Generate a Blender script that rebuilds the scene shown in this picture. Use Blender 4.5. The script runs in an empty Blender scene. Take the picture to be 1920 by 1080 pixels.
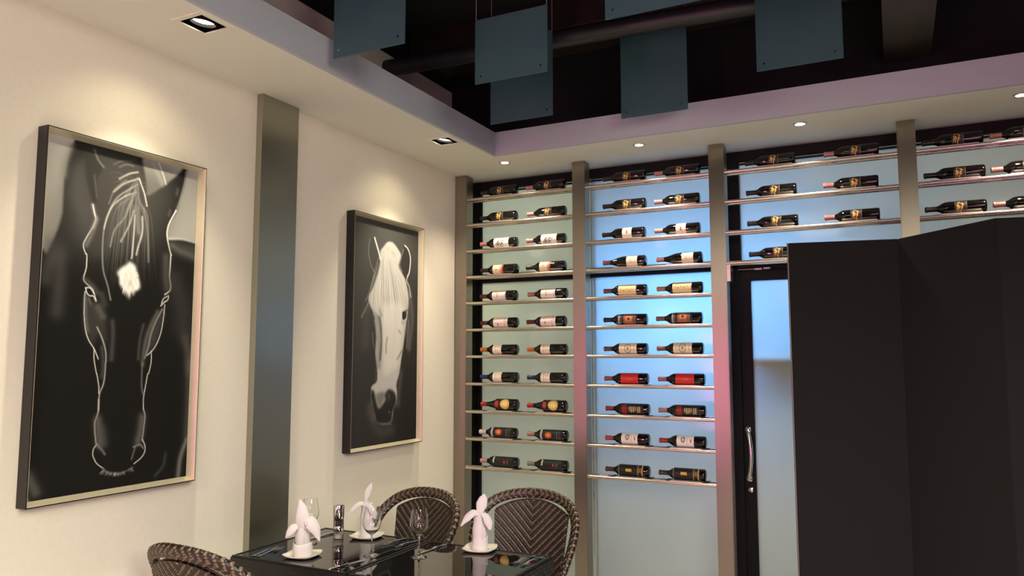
import bpy, bmesh, math, random
import numpy as np
from mathutils import Vector, Matrix
R = math.radians
rng = random.Random(7)
SC = bpy.context.scene
COL = SC.collection
CAM_H = 1.6

# ------------------------------------------------------------------ camera
cam_data = bpy.data.cameras.new('camera')
cam = bpy.data.objects.new('camera', cam_data)
COL.objects.link(cam)
cam_data.sensor_width = 36.0
cam_data.lens = 1421.7 / 1920 * 36
cam_data.clip_start = 0.02
cam.location = (0, 0, CAM_H)
cam.rotation_euler = (R(90 + 5.42), 0, R(26.707))
SC.camera = cam

# ------------------------------------------------------------------ world, exposure
world = bpy.data.worlds.new('world')
SC.world = world
world.use_nodes = True
world.node_tree.nodes['Background'].inputs[0].default_value = (0.25, 0.26, 0.3, 1)
world.node_tree.nodes['Background'].inputs[1].default_value = 0.15
SC.view_settings.view_transform = 'Standard'
SC.view_settings.look = 'None'
SC.view_settings.gamma = 1
SC.view_settings.exposure = -0.07
SC.view_settings.use_curve_mapping = False
SC.cycles.use_denoising = True
SC.cycles.max_bounces = 10
SC.cycles.diffuse_bounces = 5
SC.cycles.glossy_bounces = 5
SC.cycles.transmission_bounces = 8
SC.cycles.transparent_max_bounces = 10
SC.cycles.sample_clamp_indirect = 6
SC.cycles.caustics_reflective = False
SC.cycles.caustics_refractive = False


def lin(r, g, b):
    f = lambda c: c / 255 / 12.92 if c <= 10 else ((c / 255 + 0.055) / 1.055) ** 2.4
    return (f(r), f(g), f(b), 1)


def area(name, loc, target, sx, sy, power, color, spread=180):
    l = bpy.data.lights.new(name, 'AREA')
    l.shape = 'RECTANGLE'; l.size = sx; l.size_y = sy
    l.energy = power; l.color = color; l.spread = R(spread)
    o = bpy.data.objects.new(name, l); COL.objects.link(o)
    o.location = loc
    o.rotation_euler = (Vector(target) - Vector(loc)).to_track_quat('-Z', 'Y').to_euler()
    return o


def spot(name, loc, target, power, color, angle, blend, radius=0.03):
    l = bpy.data.lights.new(name, 'SPOT')
    l.energy = power; l.color = color; l.spot_size = R(angle); l.spot_blend = blend; l.shadow_soft_size = radius
    o = bpy.data.objects.new(name, l); COL.objects.link(o)
    o.location = loc
    o.rotation_euler = (Vector(target) - Vector(loc)).to_track_quat('-Z', 'Y').to_euler()
    return o


# dining room behind the camera: added unseen fill lights and a pink LED wall
area('room_fill', (2.4, -0.6, 2.85), (-0.2, 0.8, 0.0), 1.6, 1.6, 115, (1.0, 0.93, 0.76), 120)
area('room_fill', (-0.9, -1.8, 2.85), (-1.3, 0.4, 0.0), 1.2, 1.2, 38, (1.0, 0.95, 0.80), 120)
area('room_fill', (0.6, 1.0, 3.0), (0.0, 1.6, 0.0), 0.9, 0.9, 58, (1.0, 0.96, 0.83), 116)
area('pink_led', (-2.74, -3.3, 1.3), (-2.7, 2.0, 1.3), 0.22, 2.0, 42, (1.0, 0.26, 0.55), 150)
area('pink_led', (1.6, -3.3, 1.75), (-0.6, 4.0, 0.6), 2.4, 0.25, 22, (0.95, 0.28, 0.55), 110)
area('pink_led', (1.6, -3.3, 0.35), (-0.6, 4.0, 0.5), 2.4, 0.25, 22, (0.85, 0.35, 0.85), 110)
# corridor on the far side of the frosted glass: cool daylight, plus added fills that tint the panes
area('corridor_daylight', (-1.2, 5.75, 2.0), (-1.2, 5.0, 1.95), 1.4, 0.45, 50, (0.10, 0.42, 1.0))
area('corridor_fill', (0.3, 7.6, 3.3), (0.3, 5.1, 2.4), 4.0, 1.2, 66, (0.97, 0.95, 0.78))
area('corridor_fill', (-2.6, 6.6, 2.9), (-2.4, 5.1, 1.7), 0.8, 0.8, 33, (0.94, 1.0, 0.78))
area('corridor_fill', (-2.8, 5.45, 1.95), (-2.72, 5.1, 1.95), 0.1, 0.4, 1.2, (1.0, 0.95, 0.45))
area('corridor_fill', (-0.5, 6.2, 0.4), (-0.6, 5.1, 0.8), 2.4, 0.4, 13, (1.0, 0.84, 0.66))
area('corridor_fill', (-2.4, 6.2, 0.5), (-2.4, 5.1, 0.8), 0.8, 0.4, 8, (1.0, 0.94, 0.78))

# ------------------------------------------------------------------ helpers
def mat(name, color=(0.5, 0.5, 0.5, 1), rough=0.5, metal=0.0, **kw):
    m = bpy.data.materials.new(name); m.use_nodes = True
    b = m.node_tree.nodes['Principled BSDF']
    b.inputs['Base Color'].default_value = color
    b.inputs['Roughness'].default_value = rough
    b.inputs['Metallic'].default_value = metal
    for k, v in kw.items():
        b.inputs[k].default_value = v
    return m


def nn(m, t, **inp):
    n = m.node_tree.nodes.new(t)
    for k, v in inp.items():
        n.inputs[k].default_value = v
    return n


def ln(m, a, ao, b, bi):
    m.node_tree.links.new(a.outputs[ao], b.inputs[bi])


def bsdf(m):
    return m.node_tree.nodes['Principled BSDF']


def add_noise(m, scale, amount, bump=0.0, stretch=(1, 1, 1), detail=4, dist=0.002):
    """mottle the base colour a little and add fine relief, in object space"""
    b = bsdf(m); base = tuple(b.inputs['Base Color'].default_value)
    tc = nn(m, 'ShaderNodeTexCoord'); mp = nn(m, 'ShaderNodeMapping'); mp.inputs['Scale'].default_value = stretch
    no = nn(m, 'ShaderNodeTexNoise', Scale=scale, Detail=detail)
    ln(m, tc, 'Object', mp, 'Vector'); ln(m, mp, 'Vector', no, 'Vector')
    if amount:
        r = nn(m, 'ShaderNodeValToRGB')
        r.color_ramp.elements[0].position = 0.3; r.color_ramp.elements[1].position = 0.7
        r.color_ramp.elements[0].color = tuple(c * (1 - amount) for c in base[:3]) + (1,)
        r.color_ramp.elements[1].color = tuple(min(1, c * (1 + amount)) for c in base[:3]) + (1,)
        ln(m, no, 'Fac', r, 'Fac'); ln(m, r, 'Color', b, 'Base Color')
    if bump:
        bp = nn(m, 'ShaderNodeBump', Strength=bump, Distance=dist)
        ln(m, no, 'Fac', bp, 'Height'); ln(m, bp, 'Normal', b, 'Normal')
    return m


def new_bm():
    return bmesh.new()


def box(bm, x0, x1, y0, y1, z0, z1, bevel=0.0):
    r = bmesh.ops.create_cube(bm, size=1.0)
    for v in r['verts']:
        v.co = Vector(((x0 + x1) / 2 + v.co.x * (x1 - x0), (y0 + y1) / 2 + v.co.y * (y1 - y0), (z0 + z1) / 2 + v.co.z * (z1 - z0)))
    if bevel:
        es = list({e for v in r['verts'] for e in v.link_edges})
        bmesh.ops.bevel(bm, geom=es, offset=bevel, segments=2, affect='EDGES', clamp_overlap=True)


def lathe(bm, prof, seg=28, mtx=None, cap=True):
    """revolve (radius, height) pairs about z"""
    rings = []
    for r, z in prof:
        rings.append([bm.verts.new((r * math.cos(2 * math.pi * i / seg), r * math.sin(2 * math.pi * i / seg), z)) for i in range(seg)])
    fs = []
    for a, b in zip(rings, rings[1:]):
        for i in range(seg):
            fs.append(bm.faces.new((a[i], a[(i + 1) % seg], b[(i + 1) % seg], b[i])))
    if cap:
        fs.append(bm.faces.new(rings[0][::-1])); fs.append(bm.faces.new(rings[-1]))
    if mtx is not None:
        for ring in rings:
            for v in ring:
                v.co = mtx @ v.co
    return fs


def tube(bm, pts, rad, seg=10, cap=True):
    """round tube along a polyline; rad a number or a list"""
    pts = [Vector(p) for p in pts]; n = len(pts)
    rad = rad if isinstance(rad, (list, tuple)) else [rad] * n
    rings = []; ref = None
    for i, p in enumerate(pts):
        t = (pts[min(i + 1, n - 1)] - pts[max(i - 1, 0)]).normalized()
        if ref is None:
            ref = t.orthogonal().normalized()
        ref = (ref - t * ref.dot(t)).normalized(); bi = t.cross(ref)
        rings.append([bm.verts.new(p + (ref * math.cos(2 * math.pi * k / seg) + bi * math.sin(2 * math.pi * k / seg)) * rad[i]) for k in range(seg)])
    for a, b in zip(rings, rings[1:]):
        for k in range(seg):
            bm.faces.new((a[k], a[(k + 1) % seg], b[(k + 1) % seg], b[k]))
    if cap:
        bm.faces.new(rings[0][::-1]); bm.faces.new(rings[-1])


def catmull(pts, n):
    pts = np.array(pts, float); m = len(pts)
    P = np.vstack([2 * pts[0] - pts[1], pts, 2 * pts[-1] - pts[-2]])
    t = np.linspace(0, m - 1, n); i = np.minimum(t.astype(int), m - 2); u = (t - i)[:, None]
    p0, p1, p2, p3 = P[i], P[i + 1], P[i + 2], P[i + 3]
    return 0.5 * (2 * p1 + (p2 - p0) * u + (2 * p0 - 5 * p1 + 4 * p2 - p3) * u ** 2 + (3 * p1 - p0 - 3 * p2 + p3) * u ** 3)


def grid_mesh(name, P, closed_u=False, colors=None):
    """P: (n, m, 3) array of points -> quad mesh, optional per-point colours"""
    n, m = P.shape[:2]
    idx = np.arange(n * m).reshape(n, m)
    if closed_u:
        idx = np.hstack([idx, idx[:, :1]])
    a, b, c, d = idx[:-1, :-1].ravel(), idx[:-1, 1:].ravel(), idx[1:, 1:].ravel(), idx[1:, :-1].ravel()
    q = np.stack([a, b, c, d], 1)
    me = bpy.data.meshes.new(name)
    me.vertices.add(n * m); me.vertices.foreach_set('co', P.reshape(-1).astype(np.float32))
    me.loops.add(q.size); me.loops.foreach_set('vertex_index', q.ravel().astype(np.int32))
    me.polygons.add(len(q)); me.polygons.foreach_set('loop_start', np.arange(0, q.size, 4, dtype=np.int32))
    me.update(calc_edges=True)
    if colors is not None:
        at = me.color_attributes.new('print', 'FLOAT_COLOR', 'POINT')
        cc = np.ones((n * m, 4), np.float32); cc[:, :3] = colors.reshape(-1, 3)
        at.data.foreach_set('color', cc.ravel())
    me.shade_smooth()
    return me


def link(name, me, m=None, parent=None):
    o = bpy.data.objects.new(name, me); COL.objects.link(o)
    if m is not None and me is not None and not me.materials:
        me.materials.append(m)
    if parent is not None:
        o.parent = parent
    return o


def obj(name, bm, m, parent=None, smooth=None):
    bmesh.ops.recalc_face_normals(bm, faces=bm.faces[:])
    me = bpy.data.meshes.new(name); bm.to_mesh(me); bm.free()
    if smooth == 'all':
        me.shade_smooth()
    elif smooth:
        me.shade_smooth(); me.set_sharp_from_angle(angle=R(smooth))
    return link(name, me, m, parent)


def boxobj(name, dims, m, parent=None, bevel=0.0):
    bm = new_bm(); box(bm, *dims, bevel=bevel)
    return obj(name, bm, m, parent)


def tag(o, label=None, cat=None, group=None, kind=None):
    if label: o['label'] = label
    if cat: o['category'] = cat
    if group: o['group'] = group
    if kind: o['kind'] = kind
    return o


def thing(name, loc, label, cat, group=None, rz=0.0, kind=None):
    o = bpy.data.objects.new(name, None); COL.objects.link(o)
    o.empty_display_size = 0.05; o.location = loc; o.rotation_euler = (0, 0, rz)
    return tag(o, label, cat, group, kind)


def struct(name, bm_or_dims, m, label=None, parent=None):
    o = boxobj(name, bm_or_dims, m, parent) if isinstance(bm_or_dims, tuple) else obj(name, bm_or_dims, m, parent)
    if parent is None:
        tag(o, label, None, None, 'structure')
    return o


def copy_tree(o, parent=None):
    c = o.copy(); COL.objects.link(c)
    if parent is not None:
        c.parent = parent
    for ch in list(o.children):
        copy_tree(ch, c)
    return c


# ------------------------------------------------------------------ materials
M = {}
M['wall'] = add_noise(mat('wall_paint', lin(226, 219, 204), 0.75), 60, 0.02, 0.12, dist=0.001)
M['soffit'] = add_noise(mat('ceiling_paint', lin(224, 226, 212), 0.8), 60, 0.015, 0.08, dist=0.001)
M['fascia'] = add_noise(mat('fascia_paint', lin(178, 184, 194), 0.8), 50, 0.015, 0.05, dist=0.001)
M['void'] = add_noise(mat('black_ceiling_paint', lin(10, 9, 9), 0.9), 8, 0.3)
M['beam'] = add_noise(mat('dark_brown_beam', lin(46, 36, 33), 0.4), 6, 0.3)
M['pipe'] = add_noise(mat('black_pipe', lin(34, 33, 36), 0.4), 8, 0.2)
M['floor'] = add_noise(mat('polished_floor', lin(192, 190, 176), 0.35), 5, 0.2)
M['room'] = add_noise(mat('dim_room_wall', lin(150, 136, 122), 0.7), 5, 0.1)


def brushed(name, color, rough, aniso=0.75):
    m = mat(name, color, rough, 1.0)
    b = bsdf(m)
    tc = nn(m, 'ShaderNodeTexCoord'); mp = nn(m, 'ShaderNodeMapping'); mp.inputs['Scale'].default_value = (420, 420, 1.5)
    no = nn(m, 'ShaderNodeTexNoise', Scale=1.0, Detail=3)
    ln(m, tc, 'Object', mp, 'Vector'); ln(m, mp, 'Vector', no, 'Vector')
    bp = nn(m, 'ShaderNodeBump', Strength=0.35, Distance=0.0006)
    ln(m, no, 'Fac', bp, 'Height'); ln(m, bp, 'Normal', b, 'Normal')
    mr = nn(m, 'ShaderNodeMapRange'); mr.inputs['To Min'].default_value = rough - 0.06; mr.inputs['To Max'].default_value = rough + 0.1
    ln(m, no, 'Fac', mr, 'Value'); ln(m, mr, 'Result', b, 'Roughness')
    b.inputs['Anisotropic'].default_value = aniso
    b.inputs['Anisotropic Rotation'].default_value = 0.25
    tg = nn(m, 'ShaderNodeCombineXYZ'); tg.inputs[2].default_value = 1.0     # grain runs upright
    ln(m, tg, 'Vector', b, 'Tangent')
    return m


M['steel'] = brushed('brushed_steel', lin(150, 144, 130), 0.3)
M['steel_wide'] = brushed('brushed_steel_strip', lin(168, 168, 152), 0.3)
M['rail'] = add_noise(mat('shelf_rail_steel', lin(205, 196, 182), 0.26, 1.0), 40, 0.06, stretch=(1, 8, 8))
M['tray'] = add_noise(mat('tray_steel', lin(214, 208, 200), 0.4, 0.6), 30, 0.05)
M['tray_end'] = add_noise(mat('tray_rubber', lin(30, 28, 28), 0.6), 30, 0.1)
M['black_metal'] = add_noise(mat('black_metal', lin(9, 9, 11), 0.6), 30, 0.2)
bsdf(M['black_metal']).inputs['Specular IOR Level'].default_value = 0.25
M['chrome'] = add_noise(mat('chrome', lin(225, 222, 218), 0.1, 1.0), 20, 0.02)
M['handle'] = add_noise(mat('satin_steel_handle', lin(215, 212, 208), 0.2, 1.0), 20, 0.03)
M['gold'] = add_noise(mat('champagne_frame_lip', lin(214, 204, 176), 0.38, 0.55), 40, 0.03)
M['frame_black'] = add_noise(mat('black_frame', lin(16, 15, 15), 0.45), 40, 0.2)
M['screen'] = add_noise(mat('dark_screen_fabric', lin(7, 5, 5), 0.95), 300, 0.2, 0.3, dist=0.001)
M['screen_edge'] = add_noise(mat('screen_edge', lin(96, 88, 84), 0.5), 30, 0.1)
M['wicker'] = mat('wicker_strands', lin(52, 38, 29), 0.33)
M['plate'] = add_noise(mat('white_porcelain', lin(228, 222, 210), 0.15), 20, 0.01)
M['napkin'] = add_noise(mat('white_napkin_cloth', lin(208, 202, 202), 0.85), 400, 0.02, 0.25, dist=0.0006)
bsdf(M['napkin']).inputs['Sheen Weight'].default_value = 0.2
M['table_glass'] = add_noise(mat('black_table_glass', lin(14, 14, 15), 0.02), 3, 0.1)
bsdf(M['table_glass']).inputs['IOR'].default_value = 1.75
M['salt'] = add_noise(mat('salt', lin(228, 216, 200), 0.9), 500, 0.1, 0.4)
M['pepper'] = add_noise(mat('pepper', lin(44, 30, 26), 0.7), 300, 0.4, 0.4)
M['bottle'] = add_noise(mat('dark_bottle_glass', lin(14, 12, 11), 0.06), 5, 0.2)
M['bottle_green'] = add_noise(mat('dark_green_bottle_glass', lin(13, 18, 13), 0.06), 5, 0.2)


def glass_mat(name, color=(1, 1, 1, 1), rough=0.0, ior=1.45):
    m = bpy.data.materials.new(name); m.use_nodes = True
    nt = m.node_tree; nt.nodes.clear()
    out = nn(m, 'ShaderNodeOutputMaterial')
    # thin clear glass: mostly see-through, mirror-like by Fresnel
    tr = nn(m, 'ShaderNodeBsdfTransparent', Color=color)
    gl = nn(m, 'ShaderNodeBsdfGlossy', Roughness=rough)
    fr = nn(m, 'ShaderNodeLayerWeight', Blend=0.3)
    no = nn(m, 'ShaderNodeTexNoise', Scale=12.0)
    ad = nn(m, 'ShaderNodeMath'); ad.operation = 'MULTIPLY_ADD'; ad.inputs[1].default_value = 0.01; ad.inputs[2].default_value = rough
    ln(m, no, 'Fac', ad, 0); ln(m, ad, 0, gl, 'Roughness')
    mx = nn(m, 'ShaderNodeMixShader')
    ln(m, fr, 'Facing', mx, 'Fac'); ln(m, tr, 0, mx, 1); ln(m, gl, 0, mx, 2); ln(m, mx, 0, out, 'Surface')
    return m


M['wine_glass'] = mat('clear_glass', (0.99, 0.99, 0.99, 1), 0.0, 0.0, IOR=1.45, **{'Transmission Weight': 1.0})
M['mill_glass'] = glass_mat('clear_mill_glass', (0.985, 0.985, 0.985, 1), 0.0, 1.6)


def frosted(name, color, front):
    m = bpy.data.materials.new(name); m.use_nodes = True
    m.node_tree.nodes.clear()
    out = nn(m, 'ShaderNodeOutputMaterial')
    tl = nn(m, 'ShaderNodeBsdfTranslucent', Color=color)
    df = nn(m, 'ShaderNodeBsdfDiffuse', Color=front)
    no = nn(m, 'ShaderNodeTexNoise', Scale=2.5, Detail=3)
    mr = nn(m, 'ShaderNodeMapRange'); mr.inputs['To Min'].default_value = 0.2; mr.inputs['To Max'].default_value = 0.3
    ln(m, no, 'Fac', mr, 'Value')
    m1 = nn(m, 'ShaderNodeMixShader'); ln(m, mr, 'Result', m1, 'Fac'); ln(m, tl, 0, m1, 1); ln(m, df, 0, m1, 2)
    gl = nn(m, 'ShaderNodeBsdfGlossy', Roughness=0.12)
    fr = nn(m, 'ShaderNodeFresnel', IOR=1.4)
    m2 = nn(m, 'ShaderNodeMixShader'); ln(m, fr, 'Fac', m2, 'Fac'); ln(m, m1, 0, m2, 1); ln(m, gl, 0, m2, 2)
    ln(m, m2, 0, out, 'Surface')
    return m


M['frosted'] = frosted('frosted_glass', (0.9, 0.95, 0.93, 1), (0.6, 0.62, 0.6, 1))


def hung_glass():
    m = bpy.data.materials.new('smoked_hanging_glass'); m.use_nodes = True
    m.node_tree.nodes.clear()
    out = nn(m, 'ShaderNodeOutputMaterial')
    tr = nn(m, 'ShaderNodeBsdfTransparent', Color=(0.5, 0.58, 0.6, 1))
    pb = nn(m, 'ShaderNodeBsdfPrincipled', Roughness=0.3)
    no = nn(m, 'ShaderNodeTexNoise', Scale=3.0)
    r = nn(m, 'ShaderNodeValToRGB')
    r.color_ramp.elements[0].color = (0.06, 0.13, 0.155, 1); r.color_ramp.elements[1].color = (0.085, 0.16, 0.185, 1)
    ln(m, no, 'Fac', r, 'Fac'); ln(m, r, 'Color', pb, 'Base Color')
    mx = nn(m, 'ShaderNodeMixShader', Fac=0.62)
    ln(m, tr, 0, mx, 1); ln(m, pb, 0, mx, 2); ln(m, mx, 0, out, 'Surface')
    return m


M['hung'] = hung_glass()


def printed(name, rough, coat=0.0):
    m = mat(name, rough=rough)
    at = nn(m, 'ShaderNodeVertexColor'); at.layer_name = 'print'
    no = nn(m, 'ShaderNodeTexNoise', Scale=350.0)
    mx = nn(m, 'ShaderNodeMix'); mx.data_type = 'RGBA'; mx.blend_type = 'MULTIPLY'; mx.inputs[0].default_value = 0.12
    ln(m, at, 'Color', mx, 6); ln(m, no, 'Color', mx, 7); ln(m, mx, 2, bsdf(m), 'Base Color')
    bsdf(m).inputs['Coat Weight'].default_value = coat
    return m


M['print'] = printed('photo_print', 0.5)
bsdf(M['print']).inputs['Specular IOR Level'].default_value = 0.05
M['label'] = printed('bottle_label_paper', 0.5)
M['weave'] = printed('woven_wicker', 0.36)


def lamp_mat(name, color, strength):
    m = bpy.data.materials.new(name); m.use_nodes = True
    m.node_tree.nodes.clear()
    out = nn(m, 'ShaderNodeOutputMaterial'); e = nn(m, 'ShaderNodeEmission', Color=color, Strength=strength)
    ln(m, e, 0, out, 'Surface')
    return m


M['lamp'] = lamp_mat('lit_lamp', (1.0, 0.9, 0.72, 1), 14)

# ------------------------------------------------------------------ room shell
XW, YG = -2.895, 5.09           # picture wall, frosted glass plane
ZS, ZF = 2.97, 3.13             # soffit underside, top of its fascia
XF, YF = -2.35, 4.417           # inner edges of the soffit
struct('floor', (-3.2, 5.0, -3.6, 9.0, -0.12, 0.0), M['floor'], 'polished floor under the dining tables')
struct('wall_left', (XW - 0.15, XW, -3.6, 5.2, 0.0, 3.6), M['wall'], 'cream painted wall with the two framed horse prints')
struct('wall_rear', (-3.2, 5.0, -3.7, -3.55, 0.0, 3.9), M['room'], 'dim wall of the dining room opposite the wine rack')
struct('wall_right', (4.9, 5.0, -3.6, 9.0, 0.0, 3.9), M['room'], 'dim side wall of the dining room')
struct('wall_corridor', (-4.6, 5.0, 8.9, 9.0, 0.0, 3.9), M['wall'], 'pale corridor wall beyond the frosted glass')
struct('wall_void', (-2.94, 5.0, 4.75, 4.85, ZF, 3.95), M['void'], 'black end wall of the open ceiling above the wine rack')
struct('wall_overhead', (-2.99, -2.94, -3.6, 4.85, ZF - 0.1, 3.95), M['void'], 'black side wall of the open ceiling above the picture wall')
ceil = tag(bpy.data.objects.new('ceiling', None), 'white dropped border around an open black ceiling', None, None, 'structure')
COL.objects.link(ceil); ceil.location = (0, 0, ZS)
def cpart(name, dims, m):
    x0, x1, y0, y1, z0, z1 = dims
    return boxobj(name, (x0, x1, y0, y1, z0 - ZS, z1 - ZS), m, ceil)
# soffit with a real opening for each square lamp
SQ = [(-2.472, 2.102), (-2.472, 3.972)]; SH = 0.077
cuts = [-3.55]
for _, y in SQ:
    cuts += [y - SH, y + SH]
cuts.append(YF)
for i in range(len(cuts) - 1):
    a, b = cuts[i], cuts[i + 1]
    if i % 2 == 0:
        cpart('soffit_panel', (XW, XF - 0.02, a, b, ZS, ZS + 0.04), M['soffit'])
    else:
        cpart('soffit_panel', (XW, -2.472 - SH, a, b, ZS, ZS + 0.04), M['soffit'])
        cpart('soffit_panel', (-2.472 + SH, XF - 0.02, a, b, ZS, ZS + 0.04), M['soffit'])
cpart('soffit_panel', (XW, 4.9, YF + 0.02, 5.2, ZS, ZS + 0.04), M['soffit'])
cpart('soffit_panel', (XW, XF - 0.02, YF, YF + 0.02, ZS, ZS + 0.04), M['soffit'])
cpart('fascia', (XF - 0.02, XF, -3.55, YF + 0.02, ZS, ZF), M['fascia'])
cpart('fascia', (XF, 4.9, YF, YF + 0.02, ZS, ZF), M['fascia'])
cpart('ceiling_slab', (-2.94, 5.0, -3.6, 4.85, 3.85, 3.95), M['void'])
cpart('cross_beam', (-2.9, 4.9, 4.2, 4.62, 3.66, 3.85), M['beam'])
cpart('cross_beam', (-2.9, 4.9, 2.75, 3.1, 3.66, 3.85), M['beam'])
cpart('long_beam', (0.014, 0.25, -3.5, 4.75, 3.3, 3.5), M['beam'])
struct('wall_hall', (-4.7, -4.6, 5.2, 9.0, 0.0, 3.9), M['wall'], 'pale end wall of the corridor beyond the frosted glass')
struct('wall_light_block', (-1.93, -1.88, 5.13, 8.9, 0.0, 3.9), M['wall'], 'unseen pale wall added beyond the frosted glass to hold back the blue light')  # added out of sight to keep blue daylight off the first bay
struct('shade_ledge', (-0.84, 0.09, 5.125, 5.45, 1.6, 1.63), M['room'], 'unseen ledge added behind the frosted glass door to shade its lower part')  # added out of sight; its shadow darkens the lower door pane
cpart('corridor_slab', (-4.7, 5.0, 5.2, 9.0, 3.85, 3.95), M['wall'])

bm = new_bm(); tube(bm, [(-2.9, 3.93, 3.5), (4.8, 4.43, 3.5)], 0.055, 14)
tag(obj('ceiling_pipe', bm, M['pipe'], smooth=40), 'long black pipe crossing the open dark ceiling behind the glass sheets', 'pipe')

# brushed steel strip between the prints
o = struct('trim_1', (XW + 0.0005, XW + 0.0405, 2.819, 3.083, 0.0, ZS - 0.0005), M['steel_wide'], 'wide brushed steel strip on the wall between the two horse prints')

# ------------------------------------------------------------------ frosted glazing behind the rack
def glazing(name, label, parts, panes, origin):
    w = thing(name, origin, label, None, None, 0, 'structure')
    ox, oy, oz = origin
    for nm, x0, x1, z0, z1, d0, d1 in parts:
        boxobj(nm, (x0 - ox, x1 - ox, d0 - oy, d1 - oy, z0 - oz, z1 - oz), M['black_metal'], w, 0.003)
    for x0, x1, z0, z1 in panes:
        boxobj('pane', (x0 - ox, x1 - ox, YG - oy, YG + 0.01 - oy, z0 - oz, z1 - oz), M['frosted'], w)
    return w
TB0, TB1 = 2.185, 2.25
F0, F1 = 5.045, 5.12
glazing('window_1', 'tall frosted glass panel behind the rack bay nearest the picture wall',
        [('header', -2.894, -1.92, 2.905, 2.968, F0, F1), ('header_bead', -2.81, -1.92, 2.885, 2.893, F0 + 0.02, F1), ('mullion', -2.894, -2.845, 0.0, 2.905, F0, F1), ('mullion', -2.843, -2.815, 0.0, 2.905, F0 + 0.02, F1),
         ('transom', -2.815, -1.92, TB0, TB1, F0, F1)],
        [(-2.815, -1.925, TB1, 2.905), (-2.815, -1.925, 0.02, TB0)], (-2.4, YG, 0))
glazing('window_2', 'tall bluish frosted glass panel behind the second rack bay',
        [('header', -1.92, -0.95, 2.905, 2.968, F0, F1), ('header_bead', -1.92, -0.95, 2.885, 2.893, F0 + 0.02, F1), ('transom', -1.92, -0.95, TB0, TB1, F0, F1)],
        [(-1.918, -0.945, TB1, 2.905), (-1.895, -0.945, 0.02, TB0), (-1.918, -1.9, 0.02, TB0)], (-1.4, YG, 0))
glazing('window_3', 'frosted fanlight above the black framed glass door',
        [('header', -0.95, 0.11, 2.905, 2.968, F0, F1), ('header_bead', -0.87, 0.11, 2.885, 2.893, F0 + 0.02, F1), ('mullion', -0.945, -0.872, 2.24, 2.905, F0, F1)],
        [(-0.872, 0.11, 2.24, 2.905)], (-0.4, YG, 0))
glazing('window_4', 'frosted glass panel above the dark folding screen',
        [('header', 0.11, 4.9, 2.905, 2.968, F0, F1), ('header_bead', 0.11, 4.9, 2.885, 2.893, F0 + 0.02, F1), ('mullion', 0.1, 0.14, 0.0, 2.905, F0, F1), ('mullion', 2.4, 2.46, 0.0, 2.905, F0, F1)],
        [(0.14, 2.4, 0.02, 2.905), (2.46, 4.9, 0.02, 2.905)], (1.2, YG, 0))

# the door: fixed frame, one leaf, pane, pull handle, lock, closer arm
door = thing('door_1', (-0.4, YG, 0), 'black framed frosted glass door below the right hand rack bays', None, None, 0, 'structure')
def dpart(name, x0, x1, y0, y1, z0, z1, m, bev=0.003, parent=None):
    return boxobj(name, (x0 + 0.4, x1 + 0.4, y0 - YG, y1 - YG, z0, z1), m, parent or door, bev)
dpart('door_frame', -0.945, -0.885, F0 - 0.015, F1, 0.0, 2.24, M['black_metal'])
dpart('door_frame', 0.03, 0.099, F0 - 0.015, F1, 0.0, 2.24, M['black_metal'])
dpart('door_frame', -0.945, 0.099, F0 - 0.015, F1, 2.19, 2.24, M['black_metal'])
dpart('leaf_stile', -0.883, -0.815, F0, F1 - 0.02, 0.01, 2.1885, M['black_metal'])
dpart('leaf_stile', -0.035, 0.026, F0, F1 - 0.02, 0.01, 2.1885, M['black_metal'])
dpart('leaf_rail', -0.815, -0.035, F0, F1 - 0.02, 2.11, 2.1885, M['black_metal'])
dpart('leaf_rail', -0.815, -0.035, F0, F1 - 0.02, 0.01, 0.13, M['black_metal'])
dpart('pane', -0.815, -0.035, YG - 0.02, YG - 0.01, 0.13, 2.11, M['frosted'], 0)
bm = new_bm()
hz0, hz1 = 0.855, 1.158
hp = [(-0.852, F0 + 0.002, hz1)] + [(-0.852 + 0.02 * math.sin(math.pi * t), F0 - 0.03 - 0.022 * math.sin(math.pi * t), hz1 + (hz0 - hz1) * t) for t in [i / 14 for i in range(15)]] + [(-0.852, F0 + 0.002, hz0)]
tube(bm, [(x + 0.4, y - YG, z) for x, y, z in hp], 0.0125, 12)
for z in (hz0, hz1):
    lathe(bm, [(0.02, 0), (0.02, 0.006), (0.013, 0.01)], 16, Matrix.Translation((-0.452, F0 - YG, z)) @ Matrix.Rotation(R(90), 4, 'X'))
tag(obj('door_handle', bm, M['handle'], door, 50), 'bowed satin steel pull handle')
bm = new_bm(); lathe(bm, [(0.016, 0), (0.016, 0.008), (0.008, 0.012)], 18, Matrix.Translation((-0.845 + 0.4, F0 - YG, 0.785)) @ Matrix.Rotation(R(90), 4, 'X'))
obj('lock_cylinder', bm, M['handle'], door, 40)
bm = new_bm(); box(bm, -0.885 + 0.4, -0.775 + 0.4, F0 - 0.04 - YG, F0 - 0.034 - YG, 2.178, 2.181)
box(bm, -0.78 + 0.4, -0.735 + 0.4, F0 - 0.045 - YG, F0 - 0.016 - YG, 2.174, 2.184); box(bm, -0.725 + 0.4, -0.685 + 0.4, F0 - 0.045 - YG, F0 - 0.016 - YG, 2.177, 2.186)
obj('closer_arm', bm, M['tray'], door)

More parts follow.
